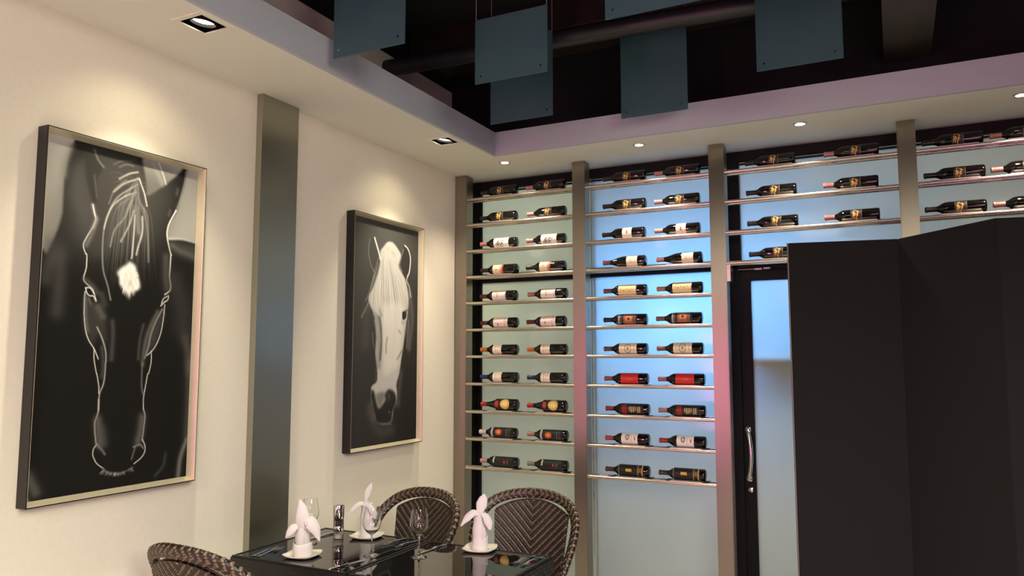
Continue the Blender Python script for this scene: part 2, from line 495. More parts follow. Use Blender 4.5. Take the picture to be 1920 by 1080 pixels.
# ------------------------------------------------------------------ the wine rack
YP0, YP1 = 4.8, 4.898
POSTS = [(-2.888, -2.792), (-1.95, -1.857), (-1.013, -0.917), (0.062, 0.158), (1.13, 1.23)]
rack = thing('wine_rack', (-1.4, 4.85, 0), 'brushed steel wine rack of upright posts and railed shelves in front of frosted glass', 'wine rack')
ORX, ORY = -1.4, 4.85
for x0, x1 in POSTS:
    boxobj('post', (x0 - ORX, x1 - ORX, YP0 - ORY, YP1 - ORY, 0.0, ZS - 0.001), M['steel'], rack, 0.004)
ROWS = [2.784, 2.593, 2.398, 2.204, 2.012, 1.817, 1.623, 1.426, 1.227, 1.033, 0.829]
BAYS = [(POSTS[i][1], POSTS[i + 1][0]) for i in range(4)]
BASES = [(-2.403, -2.023), (-1.446, -1.083), (-0.491, -0.038), (0.484, 0.82)]
NROW = [11, 11, 4, 3]
YB = 4.862                      # bottle axis
TOP = 0.014                     # tray top above the rail axis
def unit_cyl(n=12):
    bm = new_bm(); lathe(bm, [(1, -0.5), (1, 0.5)], n, Matrix.Rotation(R(90), 4, 'Y'))
    bmesh.ops.recalc_face_normals(bm, faces=bm.faces[:])
    me = bpy.data.meshes.new('rail'); bm.to_mesh(me); bm.free(); me.shade_smooth(); me.set_sharp_from_angle(angle=R(40))
    me.materials.append(M['rail']); return me
CYL = unit_cyl()
bm = new_bm(); box(bm, -0.1, 0.1, -0.05, 0.045, 0.0095, TOP)
box(bm, -0.135, -0.1, -0.05, 0.045, 0.004, 0.012); box(bm, 0.1, 0.135, -0.05, 0.045, 0.004, 0.012)
bmesh.ops.recalc_face_normals(bm, faces=bm.faces[:])
TRAY = bpy.data.meshes.new('tray'); bm.to_mesh(TRAY); bm.free()
TRAY.materials.append(M['tray']); TRAY.materials.append(M['tray_end'])
for i, p in enumerate(TRAY.polygons):
    p.material_index = 0 if i < 6 else 1
for b, (xa, xb) in enumerate(BAYS):
    for r in range(NROW[b]):
        sh = bpy.data.objects.new('shelf', None); COL.objects.link(sh); sh.parent = rack
        sh.empty_display_size = 0.03; sh.location = ((xa + xb) / 2 - ORX, 0, ROWS[r])
        for yy in (4.815, 4.886):
            o = link('rail', CYL, None, sh); o.location = (0, yy - ORY, 0); o.scale = (xb - xa, 0.0115, 0.0115)
        for xbase in BASES[b]:
            o = link('tray', TRAY, None, sh); o.location = (xbase - 0.12 - (xa + xb) / 2, YB - ORY, 0)
        if b == 2 and r == 3:
            boxobj('shelf_bracket', (xa - (xa + xb) / 2, xa + 0.022 - (xa + xb) / 2, 4.81 - ORY, 4.89 - ORY, -0.115, 0.0), M['rail'], sh)

# ------------------------------------------------------------------ wine bottles
def bottle_meshes(style):
    if style == 'claret':
        prof = [(0.030, 0.0), (0.0355, 0.004), (0.037, 0.012), (0.037, 0.185), (0.0355, 0.2), (0.030, 0.214), (0.0215, 0.226), (0.0158, 0.238), (0.0142, 0.25), (0.0138, 0.285), (0.0155, 0.287), (0.0155, 0.296), (0.013, 0.299)]
        cap = [(0.0152, 0.243), (0.0150, 0.284), (0.0166, 0.287), (0.0166, 0.298), (0.012, 0.301)]
        r = 0.0374
    elif style == 'burgundy':
        prof = [(0.034, 0.0), (0.040, 0.004), (0.0415, 0.012), (0.0415, 0.12), (0.040, 0.14), (0.035, 0.165), (0.028, 0.19), (0.021, 0.215), (0.0165, 0.235), (0.0148, 0.255), (0.014, 0.28), (0.0158, 0.282), (0.0158, 0.292), (0.013, 0.295)]
        cap = [(0.0165, 0.245), (0.0152, 0.26), (0.0150, 0.280), (0.0168, 0.282), (0.0168, 0.294), (0.012, 0.297)]
        r = 0.0419
    else:                       # slope-shouldered
        prof = [(0.031, 0.0), (0.037, 0.004), (0.0385, 0.012), (0.0385, 0.135), (0.0375, 0.155), (0.033, 0.18), (0.026, 0.205), (0.0195, 0.225), (0.0158, 0.245), (0.0142, 0.26), (0.0138, 0.285), (0.0155, 0.287), (0.0155, 0.296), (0.013, 0.299)]
        cap = [(0.0162, 0.247), (0.0150, 0.262), (0.0148, 0.285), (0.0166, 0.287), (0.0166, 0.298), (0.012, 0.301)]
        r = 0.0389
    lay = Matrix.Rotation(R(-90), 4, 'Y')         # base at x = 0, neck towards -x
    out = []
    for p, nm, n in ((prof, 'glass_body', 28), (cap, 'capsule', 20)):
        bm = new_bm(); lathe(bm, p, n, lay); bmesh.ops.recalc_face_normals(bm, faces=bm.faces[:])
        me = bpy.data.meshes.new(nm); bm.to_mesh(me); bm.free(); me.shade_smooth(); me.set_sharp_from_angle(angle=R(50)); out.append(me)
    return out[0], out[1], r, max(p[0] for p in prof)
BM = {s: bottle_meshes(s) for s in ('claret', 'burgundy', 'sloped')}
L3 = lambda r, g, b: np.array(lin(r, g, b)[:3])


def label_art(kind, nu, nv):
    """flat print of one label: u runs neck to base, v across (0 top .. 1 bottom as it lies)"""
    u, v = np.meshgrid((np.arange(nu) + 0.5) / nu, (np.arange(nv) + 0.5) / nv, indexing='ij')
    c = np.zeros((nu, nv, 3)); pr = np.random.RandomState(sum(map(ord, kind)))
    def put(mask, col): c[mask] = col
    white, cream = L3(240, 232, 222), L3(238, 222, 180)
    rect = lambda a, b, d, e: (u > a) & (u < b) & (v > d) & (v < e)
    disc = lambda a, b, ru, rv: ((u - a) / ru) ** 2 + ((v - b) / rv) ** 2 < 1
    if kind == 'gold':
        put(u >= 0, L3(46, 36, 32))
        for k in range(2):
            x0 = 0.12 + 0.33 * k
            for q in range(9):
                a = x0 + pr.rand() * 0.2; d = 0.22 + pr.rand() * 0.46
                put(rect(a, a + (0.06 if q % 2 else 0.15), d, d + (0.2 if q % 2 else 0.08)), L3(212, 172, 92))
        put(rect(0.93, 0.97, 0, 1), L3(120, 100, 70))
    elif kind == 'drawing':
        put(u >= 0, white)
        for q in range(9):
            a, d = 0.12 + 0.45 * pr.rand(), 0.35 + 0.4 * pr.rand()
            m = disc(a + 0.05, d, 0.09, 0.13) & ~disc(a + 0.06, d + 0.02, 0.06, 0.09); put(m, L3(110, 108, 104))
        put(rect(0.72, 0.76, 0.3, 0.6), L3(150, 120, 80))
    elif kind == 'red_band':
        put(u >= 0, cream); put(u > 0.7, L3(190, 84, 46)); put(rect(0.78, 0.82, 0, 1), white); put(rect(0.25, 0.45, 0.45, 0.55), L3(170, 140, 100)); put(rect(0.9, 0.94, 0, 1), L3(120, 40, 25))
    elif kind == 'white':
        put(u >= 0, white); put(rect(0.9, 0.94, 0, 1), L3(150, 140, 130)); put(rect(0.35, 0.42, 0.3, 0.7), L3(190, 175, 160)); put(rect(0.5, 0.53, 0.35, 0.65), L3(200, 190, 176))
    elif kind == 'white_line':
        put(u >= 0, L3(242, 226, 214)); put(rect(0.78, 0.8, 0, 1), L3(120, 70, 60)); put(rect(0.3, 0.36, 0.55, 0.75), L3(120, 90, 80)); put(rect(0.86, 0.92, 0.4, 0.5), L3(160, 60, 50))
    elif kind == 'plain':
        put(u >= 0, L3(240, 230, 208)); put(rect(0.3, 0.36, 0.2, 0.8), L3(205, 190, 160)); put(rect(0.55, 0.6, 0.3, 0.7), L3(214, 200, 170))
    elif kind == 'medal':
        put(u >= 0, L3(15, 13, 12)); put(disc(0.66, 0.42, 0.29, 0.34), L3(226, 190, 96)); put(disc(0.66, 0.42, 0.17, 0.2), L3(238, 214, 140)); put(disc(0.13, 0.42, 0.12, 0.2), L3(176, 50, 40))
    elif kind == 'ember':
        put(u >= 0, L3(26, 22, 20)); put(rect(0.0, 0.1, 0, 1), L3(190, 186, 176)); put(disc(0.38, 0.5, 0.15, 0.2), L3(196, 92, 46)); put(disc(0.38, 0.5, 0.07, 0.1), L3(228, 150, 70)); put(rect(0.74, 0.77, 0.2, 0.8), L3(120, 116, 104)); put(rect(0.86, 0.88, 0, 1), L3(90, 84, 74))
    elif kind == 'night':
        put(u >= 0, L3(20, 20, 18)); put(rect(0.02, 0.1, 0.1, 0.55), L3(196, 196, 176)); put(rect(0.55, 0.63, 0.4, 0.56), L3(170, 50, 40)); put(rect(0.7, 0.8, 0.35, 0.6), L3(84, 70, 50)); put(rect(0.9, 0.92, 0, 1), L3(70, 66, 56))
    elif kind == 'seal':
        put(u >= 0, L3(238, 226, 206)); put(disc(0.5, 0.5, 0.1, 0.14), L3(196, 92, 56))
    elif kind == 'slip':
        put(u >= 0, L3(238, 222, 198)); put(rect(0.4, 0.46, 0.3, 0.7), L3(190, 170, 140)); put(rect(0.3, 0.34, 0.4, 0.6), L3(200, 184, 150))
    elif kind == 'script':
        put(u >= 0, L3(236, 214, 160))
        for q in range(5):
            a = 0.12 + 0.15 * q; put(rect(a, a + 0.1, 0.42 + 0.06 * (q % 2), 0.5 + 0.06 * (q % 2)), L3(190, 158, 96))
        put(rect(0.0, 0.03, 0, 1), L3(160, 130, 80)); put(rect(0.95, 0.97, 0, 1), L3(160, 130, 80))
    elif kind == 'copper':
        put(u >= 0, L3(30, 22, 20)); put(rect(0.3, 0.8, 0.15, 0.85), L3(168, 92, 60)); put(rect(0.4, 0.7, 0.3, 0.6), L3(206, 150, 96)); put(disc(0.55, 0.45, 0.08, 0.1), L3(110, 40, 32)); put(rect(0.03, 0.08, 0, 1), L3(176, 170, 160)); put(rect(0.14, 0.17, 0, 1), L3(150, 144, 136)); put(rect(0.85, 0.88, 0, 1), L3(150, 120, 80))
    elif kind == 'crest':
        put(u >= 0, L3(238, 224, 190)); put(disc(0.5, 0.5, 0.19, 0.3) & ~disc(0.5, 0.5, 0.15, 0.24), L3(150, 136, 110)); put(disc(0.5, 0.5, 0.07, 0.12), L3(170, 152, 120)); put(rect(0.15, 0.19, 0.3, 0.7), L3(200, 182, 150)); put(rect(0.82, 0.86, 0.3, 0.7), L3(200, 182, 150))
    elif kind == 'red':
        put(u >= 0, L3(204, 44, 40)); put(rect(0.0, 0.03, 0, 1), L3(90, 20, 20)); put(rect(0.4, 0.7, 0.46, 0.54), L3(224, 90, 70))
    elif kind == 'text_dark':
        put(u >= 0, L3(26, 20, 18)); put(rect(0.1, 0.3, 0.12, 0.9), L3(140, 32, 30))
        for q in range(6):
            a = 0.38 + 0.085 * q; put(rect(a, a + 0.055, 0.3, 0.3 + 0.4 * (0.6 + 0.4 * pr.rand())), L3(170, 152, 110))
    elif kind == 'emblem':
        put(u >= 0, white); put(disc(0.38, 0.42, 0.13, 0.2), L3(140, 138, 132)); put(disc(0.38, 0.42, 0.06, 0.1), L3(214, 208, 198)); put(rect(0.78, 0.86, 0.4, 0.6), L3(190, 120, 90)); put(rect(0.6, 0.64, 0.3, 0.7), L3(206, 200, 190))
    elif kind == 'bands':
        put(u >= 0, L3(24, 20, 18)); put(rect(0.0, 0.03, 0, 1), L3(190, 178, 150)); put(rect(0.3, 0.52, 0.4, 0.58), L3(214, 170, 60)); put(rect(0.74, 0.78, 0, 1), L3(190, 160, 70)); put(rect(0.9, 0.95, 0, 1), L3(190, 160, 70)); put(rect(0.8, 0.88, 0.3, 0.6), L3(120, 100, 50))
    return c


LAB = {}
def label_mesh(kind, style, x0, x1):
    """x0..x1: distance from the base of the two label edges"""
    key = (kind, style)
    if key in LAB: return LAB[key]
    nu, nv = 44, 30
    rad = BM[style][2]
    art = label_art(kind, nu, nv)
    a = np.linspace(R(80), R(-80), nv)[None, :]; x = np.linspace(-x1, -x0, nu)[:, None]
    P = np.stack([x + 0 * a, -rad * np.cos(a) + 0 * x, rad * np.sin(a) + 0 * x], -1)
    me = grid_mesh('label', P, colors=art); me.materials.append(M['label'])
    LAB[key] = me
    return me


CAPM = {}
def cap_mat(rgb):
    if rgb not in CAPM: CAPM[rgb] = add_noise(mat('capsule_foil', lin(*rgb), 0.35, 0.2), 60, 0.12)
    return CAPM[rgb]
MAROON, DARK, PINK = (96, 34, 36), (36, 28, 28), (176, 116, 108)
# row by row: label art, bottle, label span from the base, capsule colours of the left and right bottle, words
KINDS1 = [
    ('gold', 'claret', (0.095, 0.155), DARK, PINK, 'gold-lettered black label'),
    ('gold', 'claret', (0.095, 0.155), DARK, PINK, 'gold-lettered black label'),
    ('drawing', 'claret', (0.055, 0.175), PINK, PINK, 'white label with grey drawing'),
    ('red_band', 'claret', (0.1, 0.185), DARK, DARK, 'cream label with rust band'),
    ('white', 'claret', (0.075, 0.185), MAROON, PINK, 'white label with grey stripe'),
    ('white_line', 'claret', (0.065, 0.18), MAROON, MAROON, 'white label with thin dark line'),
    ('plain', 'claret', (0.115, 0.185), (196, 110, 44), (196, 110, 44), 'short white label, orange capsule'),
    ('plain', 'claret', (0.1, 0.19), (34, 36, 92), (34, 36, 92), 'off-white label, blue capsule'),
    ('medal', 'burgundy', (0.045, 0.165), (168, 40, 36), (168, 40, 36), 'round gold label, red capsule'),
    ('ember', 'claret', (0.03, 0.19), (206, 196, 186), (150, 110, 100), 'black label with orange emblem'),
    ('night', 'claret', (0.03, 0.185), (190, 140, 132), (120, 112, 106), 'greenish black label with red dot'),
]
KINDS2 = [
    KINDS1[0], KINDS1[1],
    ('seal', 'claret', (0.085, 0.15), DARK, PINK, 'white label with orange seal'),
    ('slip', 'sloped', (0.05, 0.125), (120, 70, 64), (166, 110, 100), 'sloping shoulders, narrow cream label'),
    ('script', 'claret', (0.065, 0.19), (120, 60, 56), (176, 120, 100), 'wide cream label, gold marks'),
    ('copper', 'claret', (0.06, 0.19), DARK, (130, 84, 80), 'dark label with copper patch'),
    ('crest', 'claret', (0.065, 0.185), (110, 72, 48), (130, 72, 60), 'cream label with round grey crest'),
    ('red', 'claret', (0.06, 0.18), (130, 84, 76), (150, 96, 88), 'bright red label'),
    ('text_dark', 'claret', (0.03, 0.19), (130, 40, 40), (150, 110, 104), 'black label with dark red block'),
    ('emblem', 'claret', (0.07, 0.18), (160, 70, 66), (150, 46, 46), 'white label with grey emblem'),
    ('bands', 'claret', (0.03, 0.2), (70, 44, 32), (60, 40, 32), 'black label between gold bands'),
]
ROWNAME = ['topmost', 'second highest', 'third highest', 'fourth highest', 'fifth highest', 'middle', 'fifth lowest', 'fourth lowest', 'third lowest', 'second lowest', 'lowest']
BAYNAME = ['bay by picture wall', 'second bay from picture wall', 'bay above glass door', 'bay above folding screen']
GROUPS = ['wine bottles in the bay by the picture wall', 'wine bottles in the second rack bay', 'wine bottles above the glass door', 'wine bottles above the folding screen']
for b in range(4):
    kinds = (KINDS1, KINDS2, KINDS1[:1] * 4, KINDS1[:1] * 3)[b]
    for r in range(NROW[b]):
        kind, style, span, capa, capb, words = kinds[r]
        body, capme, _, rad = BM[style]
        for s in range(2):
            if b == 2 and r == 3 and s == 1:
                continue
            where = BAYNAME[b]
            lab = '%s bottle, %s, %s shelf, %s' % ('left' if s == 0 else 'right', words, ROWNAME[r] if b < 2 else ['topmost', 'second', 'third', 'fourth'][r], where)
            t = thing('wine_bottle', (BASES[b][s] + rng.uniform(-0.006, 0.006), YB, ROWS[r] + TOP + rad + 0.0005), lab, 'wine bottle', GROUPS[b], rng.uniform(-0.02, 0.02))
            ob = link('glass_body', body, None, t)
            if not body.materials: body.materials.append(M['bottle'])
            if kind == 'night':
                ob.material_slots[0].link = 'OBJECT'; ob.material_slots[0].material = M['bottle_green']
            oc = link('capsule', capme, None, t)
            if not capme.materials: capme.materials.append(cap_mat(DARK))
            oc.material_slots[0].link = 'OBJECT'; oc.material_slots[0].material = cap_mat(capa if s == 0 else capb)
            ol = link('label', label_mesh(kind, style, *span), None, t)
            ol.rotation_euler = (rng.uniform(-0.2, 0.1), 0, 0)

# ------------------------------------------------------------------ framed horse prints
def paint(spec, H, W, aspect, bg, seed, extra):
    """paint filled shapes and soft strokes onto a grey sheet; coordinates in thousandths"""
    v, u = np.meshgrid((np.arange(H) + 0.5) / H, (np.arange(W) + 0.5) / W, indexing='ij')
    img = bg(u, v)
    X, Y = u * aspect, v
    def blur(m, s):
        s = max(0.6, s * H / 1000.0); k = int(3 * s) + 1
        g = np.exp(-0.5 * (np.arange(-k, k + 1) / s) ** 2); g /= g.sum()
        m = np.pad(m, k, mode='edge')
        m = sum(g[i] * m[i:i + H, :] for i in range(2 * k + 1))
        return sum(g[i] * m[:, i:i + W] for i in range(2 * k + 1))
    def fill(val, w, al, pts):
        p = catmull(np.vstack([pts, pts[:1]]), len(pts) * 5)
        m = np.zeros((H, W), bool)
        for (x0, y0), (x1, y1) in zip(p[:-1], p[1:]):
            if y0 == y1: continue
            m ^= ((v > min(y0, y1)) & (v <= max(y0, y1)) & (u < x0 + (v - y0) * (x1 - x0) / (y1 - y0)))
        k = blur(m.astype(float), w) * al
        img[:] = img * (1 - k) + val * k
    def stroke(val, w, al, pts, taper=False):
        p = catmull(pts, max(8, len(pts) * 6)) if len(pts) > 2 else catmull(np.array([pts[0], (pts[0] + pts[-1]) / 2, pts[-1]]), 10)
        q = np.array(p); q[:, 0] *= aspect
        ww = w / 1000.0
        i0, i1 = max(0, int((q[:, 1].min() - 3 * ww) * H)), min(H, int((q[:, 1].max() + 3 * ww) * H) + 2)
        j0, j1 = max(0, int((q[:, 0].min() - 3 * ww) / aspect * W)), min(W, int((q[:, 0].max() + 3 * ww) / aspect * W) + 2)
        if i1 <= i0 or j1 <= j0: return
        x, y = X[i0:i1, j0:j1], Y[i0:i1, j0:j1]; d2 = np.full(x.shape, 1e9); n = len(q) - 1; am = np.ones(x.shape)
        for s in range(n):
            a, b = q[s], q[s + 1]; ab = b - a; L = ab @ ab + 1e-12
            t = np.clip(((x - a[0]) * ab[0] + (y - a[1]) * ab[1]) / L, 0, 1)
            dd = (x - a[0] - t * ab[0]) ** 2 + (y - a[1] - t * ab[1]) ** 2
            near = dd < d2
            d2 = np.where(near, dd, d2)
            if taper: am = np.where(near, np.sin(np.pi * (0.08 + 0.84 * (s + t) / n)), am)
        k = np.exp(-d2 / (ww * ww)) * al * am
        sub = img[i0:i1, j0:j1]; sub[:] = sub * (1 - k) + val * k
    for t, val, w, al, pts in spec:
        pts = np.array(pts, float).reshape(-1, 2) / 1000.0
        (fill if t == 'f' else stroke)(val, w, al, pts)
    extra(stroke, np.random.RandomState(seed))
    return np.clip(img, 0, 1)


HORSE_DARK = [
('f',0.115,3,1,[174,-16,141,27,122,70,111,126,114,176,107,231,74,290,40,336,1,380,-10,981,1086,1022,1044,267,1061,240,1013,237,901,233,799,239,783,215,798,191,847,144,870,103,897,52,915,-21,861,15,802,47,743,73,633,116,621,82,590,18,558,-16,251,-27]),
('f',0.29,45,0.75,[137,20,561,14,846,38,776,227,671,291,115,311]),  # soft reflection haze painted over the upper half of the horse
('f',0.3,14,0.8,[144,81,216,48,232,95,264,155,289,187,280,237,236,289,209,236,155,186,132,161]),
('f',0.25,10,0.7,[270,13,419,16,545,15,598,62,577,168,429,253,361,322,275,320,307,228,294,173,246,122,225,61]),
('f',0.2,3,0.9,[220,20,270,17,333,59,301,102,307,158,287,173,246,122,225,61]),
('s',0.62,10,0.5,[660,9,696,35,734,66]),
('s',0.8,3,0.8,[702,4,735,35,760,65]),
('s',0.5,10,0.6,[144,23,115,71,110,109]),
('s',0.5,4,0.6,[277,16,302,41,337,59]),
('s',0.4,3,0.5,[285,89,296,123,307,154]),
('s',0.6,5,0.8,[284,177,297,201,310,217,295,243]),
('s',0.95,1.45,1,[284,177,297,201,306,217,294,239,262,270,243,292,243,305,257,322,264,325,265,362,254,387,255,399,277,410,307,420,319,432,336,456]),
('s',0.5,8,0.6,[310,217,283,265,258,297]),
('s',0.4,9,0.5,[262,397,313,415,337,431]),
('s',0.95,1.8,1,[268,420,276,434,295,442,316,442,332,456]),
('s',0.9,1.8,1,[268,420,292,419,309,427,319,435]),
('s',0.55,4,0.7,[289,450,305,467]),
('f',0.27,7,0.7,[267,441,325,459,372,486,406,526,406,596,357,548,332,589,301,566,277,536]),
('s',0.38,12,0.7,[348,472,381,499]),
('s',0.3,12,0.6,[367,437,384,464]),
('s',0.95,1.45,1,[265,431,264,458,268,502,281,542,302,569,336,593,353,610,365,623]),
('s',0.5,6,0.5,[270,441,277,502,292,542]),
('s',0.9,1.45,1,[336,593,340,624,358,663,362,668,377,702,379,723]),
('s',0.75,2.2,0.9,[348,531,380,561,406,596,413,627,411,634,410,672,402,699,386,719,381,740,382,770]),
('s',0.35,8,0.6,[441,512,449,554,446,623]),
('s',0.35,6,0.6,[383,589,394,623,397,654,392,675]),
('s',0.8,2,0.9,[381,740,382,770,375,787,364,804,367,831,378,865]),
('s',0.42,14,0.7,[380,797,391,832,402,866]),
('s',0.3,14,0.6,[408,826,427,867]),
('s',0.85,1.45,1,[384,867,365,879,361,894,371,908,390,923,428,938]),
('s',0.5,4,0.7,[381,868,415,885,434,898]),
('s',0.6,4,0.6,[907,8,897,48,866,111,842,144]),
('s',0.95,2.4,1,[842,144,798,187,785,211,785,234,801,264,819,291,818,289,816,328,815,362,826,389,819,406,786,419]),
('s',0.36,14,0.6,[783,299,788,356,801,394]),
('s',0.4,6,0.5,[849,73,842,90]),
('s',0.4,5,0.5,[791,164,798,148]),
('s',0.95,1.8,1,[814,422,809,435,784,444,760,456]),
('s',0.85,1.8,1,[812,422,779,432,765,448]),
('f',0.28,7,0.7,[781,459,785,496,763,538,734,579,686,601,656,623,666,565,695,521]),
('s',0.92,1.45,1,[789,451,784,489,772,534,750,568,719,594,679,612]),
('s',0.9,1.45,1,[707,598,710,631,697,665,689,671,677,710,668,743,671,775]),
('s',0.6,3,0.8,[773,466,727,509,698,550,685,587,664,620]),
('s',0.4,7,0.7,[740,475,695,521,666,565,652,623,654,641]),
('s',0.35,5,0.6,[645,518,626,566,620,623]),
('s',0.5,3,0.7,[649,634,651,699,662,728]),
('s',0.8,2,0.9,[671,775,684,797,678,837,673,869]),
('s',0.42,14,0.7,[666,800,658,843,645,871]),
('s',0.9,1.45,1,[673,867,693,887,693,905,670,922,624,937]),
('s',0.55,3,0.8,[615,887,658,882,683,894]),
('s',0.5,3,0.7,[627,889,617,905,607,922]),
('s',0.45,3,0.6,[428,938,466,954,526,960,572,956,617,947]),
('s',0.33,16,0.6,[990,635,996,750,993,865]),
('s',0.55,9,0.7,[991,883,951,938,939,997]),
('s',0.26,6,0.7,[840,920,826,956,774,982]),
('s',0.36,18,0.6,[950,554,982,608,997,662]),
('s',0.24,40,0.6,[851,372,912,447,938,523]),
('s',0.75,5,0.9,[799,239,901,233,1013,238,1061,242]),
('s',0.45,9,0.7,[822,258,886,273,895,273,1027,288]),
('f',0.3,10,0.7,[821,247,1023,249,1047,303,825,281]),
('s',0.3,22,0.6,[67,344,45,378,41,404]),
('s',0.27,22,0.7,[112,334,116,407,110,493]),
('s',0.26,30,0.6,[83,313,85,329]),
('s',0.45,16,0.6,[9,933,51,977]),
('f',0.93,4,1,[515,339,534,329,570,338,589,363,608,391,606,409,563,419,551,426,540,443,524,424,499,414,475,397,469,380,456,368,470,355,496,344]),
('s',0.62,2.5,0.8,[560,88,432,142,378,201,358,252,358,320,370,367,400,408,423,449]),
('s',0.75,2.5,0.8,[555,113,478,134,412,165,378,201,360,241]),
('s',0.7,3,0.8,[560,49,502,61,441,83]),
('s',0.7,3,0.8,[566,69,474,94,408,126]),
('s',0.85,2.5,0.9,[571,68,593,92,612,113,632,148]),
('s',0.6,3,0.7,[533,135,485,198,427,239,403,291]),
('s',0.75,3,0.8,[545,171,518,218,469,272]),
('s',0.85,3,0.9,[554,185,552,244,547,307,544,318]),
('s',0.85,3,0.9,[603,185,608,233,584,282,575,305]),
('s',0.55,3,0.7,[608,158,633,201,652,266,660,322]),
('s',0.55,10,0.6,[560,162,572,206,584,234]),
('s',0.45,2.5,0.6,[438,47,483,34,531,34]),
('s',0.4,2.5,0.6,[399,44,451,27,521,20]),
('s',0.5,2.5,0.6,[382,165,415,118,488,81]),
]
HORSE_PALE = [
('f',0.31,60,0.8,[13,-5,1058,-19,1065,178,610,129,155,228]),
('s',0.4,16,0.6,[870,305,915,433,869,570]),
('s',0.3,30,0.7,[220,415,217,553]),
('s',0.28,30,0.7,[299,854,439,942,602,942]),
('s',0.35,16,0.6,[747,685,714,773,705,831]),
('s',0.33,20,0.6,[298,827,345,883]),
('f',0.71,3,1,[453,110,511,86,583,82,658,103,722,137,687,188,764,225,797,250,831,290,852,334,848,374,825,435,802,495,773,566,750,615,717,688,678,736,687,783,674,823,633,857,617,900,553,912,460,910,397,902,362,877,343,842,307,799,305,755,321,738,387,718,384,662,384,657,358,598,365,517,338,447,308,409,262,393,261,375,249,349,313,301,378,237,409,178,407,135]),
('f',0.8,10,0.9,[443,373,745,370,741,548,696,644,589,683,482,683,460,480]),
('f',0.5,6,0.8,[262,379,319,409,412,438,441,551,435,658,389,657,368,587,364,503,321,440]),
('s',0.62,5,0.8,[372,453,392,502,390,573,399,622]),
('s',0.3,7,0.8,[406,435,431,480,441,551,427,622]),
('s',0.45,5,0.7,[527,525,511,558,513,594]),
('s',0.5,6,0.6,[701,490,726,500]),
('s',0.45,5,0.7,[683,622,755,581]),
('s',0.5,9,0.6,[410,402,434,423]),
('s',0.55,8,0.6,[749,448,774,455]),
('s',0.2,5,0.9,[262,384,291,413,327,442]),
('f',0.14,3,1,[753,400,797,395,825,397,818,424,793,436,755,433]),
('s',0.25,3,0.8,[803,394,833,389]),
('s',0.9,3,0.8,[828,401,824,424,799,438]),
('f',0.17,5,1,[310,755,344,762,368,791,410,837,456,831,512,804,499,783,557,759,641,771,673,801,668,826,622,864,611,900,553,912,460,910,391,902,362,873,331,828,307,793]),
('f',0.4,7,0.8,[367,777,487,768,500,797,444,834,404,830]),
('s',0.3,6,0.7,[570,784,588,799]),
('s',0.6,2.5,0.8,[568,859,580,863]),
('s',0.4,5,0.7,[460,912,600,916]),
('s',0.5,3,0.7,[686,765,680,823]),
('f',0.27,3,0.9,[257,91,318,83,385,147,398,186,315,230,262,187,243,146]),
('s',0.5,3,0.8,[257,90,239,128,246,167,277,207,315,232]),
('s',0.97,4.5,1,[320,81,350,110,384,143,409,174]),
('f',0.2,3,0.9,[777,86,849,113,864,158,840,206,796,238,738,211,723,159,746,112]),
('s',0.95,3.5,1,[777,83,829,97,863,124,872,158,857,205,826,231]),
('s',0.5,4,0.8,[758,104,722,144,696,183,738,207]),
('s',0.75,5,0.8,[828,229,816,252,856,277,884,325]),
('s',0.6,4,0.6,[271,354,208,405,156,441]),
('s',0.5,4,0.6,[259,330,206,367]),
('s',0.5,4,0.6,[313,507,321,545,334,570]),
('s',0.45,5,0.6,[851,442,841,517,831,570]),
]

A_ROOT = (565, 66)
STAR = (538, 383)
WHISK = (428, 940, 617, 945)



def hair_dark(stroke, pr):
    root = np.array([A_ROOT[0], A_ROOT[1]]) / 1000.0
    for k in range(70):
        t = pr.rand()
        e = np.array([0.36 + 0.34 * t + pr.normal(0, 0.012), 0.30 + pr.rand() * 0.12])
        m = np.array([0.40 + 0.27 * t, 0.17 + 0.03 * pr.rand()])
        r = root + np.array([pr.normal(0, 0.012), pr.rand() * 0.07 - 0.01])
        stroke(0.3 + 0.35 * pr.rand(), 1.3, 0.35, np.array([r, (r + m) / 2 + np.array([-0.01, 0]), m, e]), True)
    for k in range(16):
        x = 0.36 + 0.24 * pr.rand(); y = 0.06 + 0.05 * pr.rand()
        stroke(0.4, 1.3, 0.3, np.array([[x, y + 0.012], [x + 0.06, y], [x + 0.12, y + 0.012]]), True)
    for k in range(60):
        a = pr.rand() * 6.28; c = np.array(STAR) / 1000.0; d = np.array([math.cos(a) * 0.055, math.sin(a) * 0.042])
        stroke(0.95, 1.3, 0.5, np.array([c + d * 0.75, c + d * 1.0, c + d * (1.12 + 0.12 * pr.rand()) + np.array([0, 0.006])]), True)
        q = c + d * pr.rand() * 0.9
        stroke(0.72, 1.2, 0.4, np.array([q, q + [0.004, 0.008], q + [0.008, 0.018]]), True)
    for k in range(34):
        t = pr.rand(); x = WHISK[0] + (WHISK[2] - WHISK[0]) * t; y = WHISK[1] + 12 * math.sin(math.pi * t) + (WHISK[3] - WHISK[1]) * t
        q = np.array([x, y]) / 1000.0
        stroke(0.7, 1.0, 0.6, np.array([q, q + np.array([(t - 0.5) * 0.02, 0.006]), q + np.array([(t - 0.5) * 0.05, 0.013])]), True)


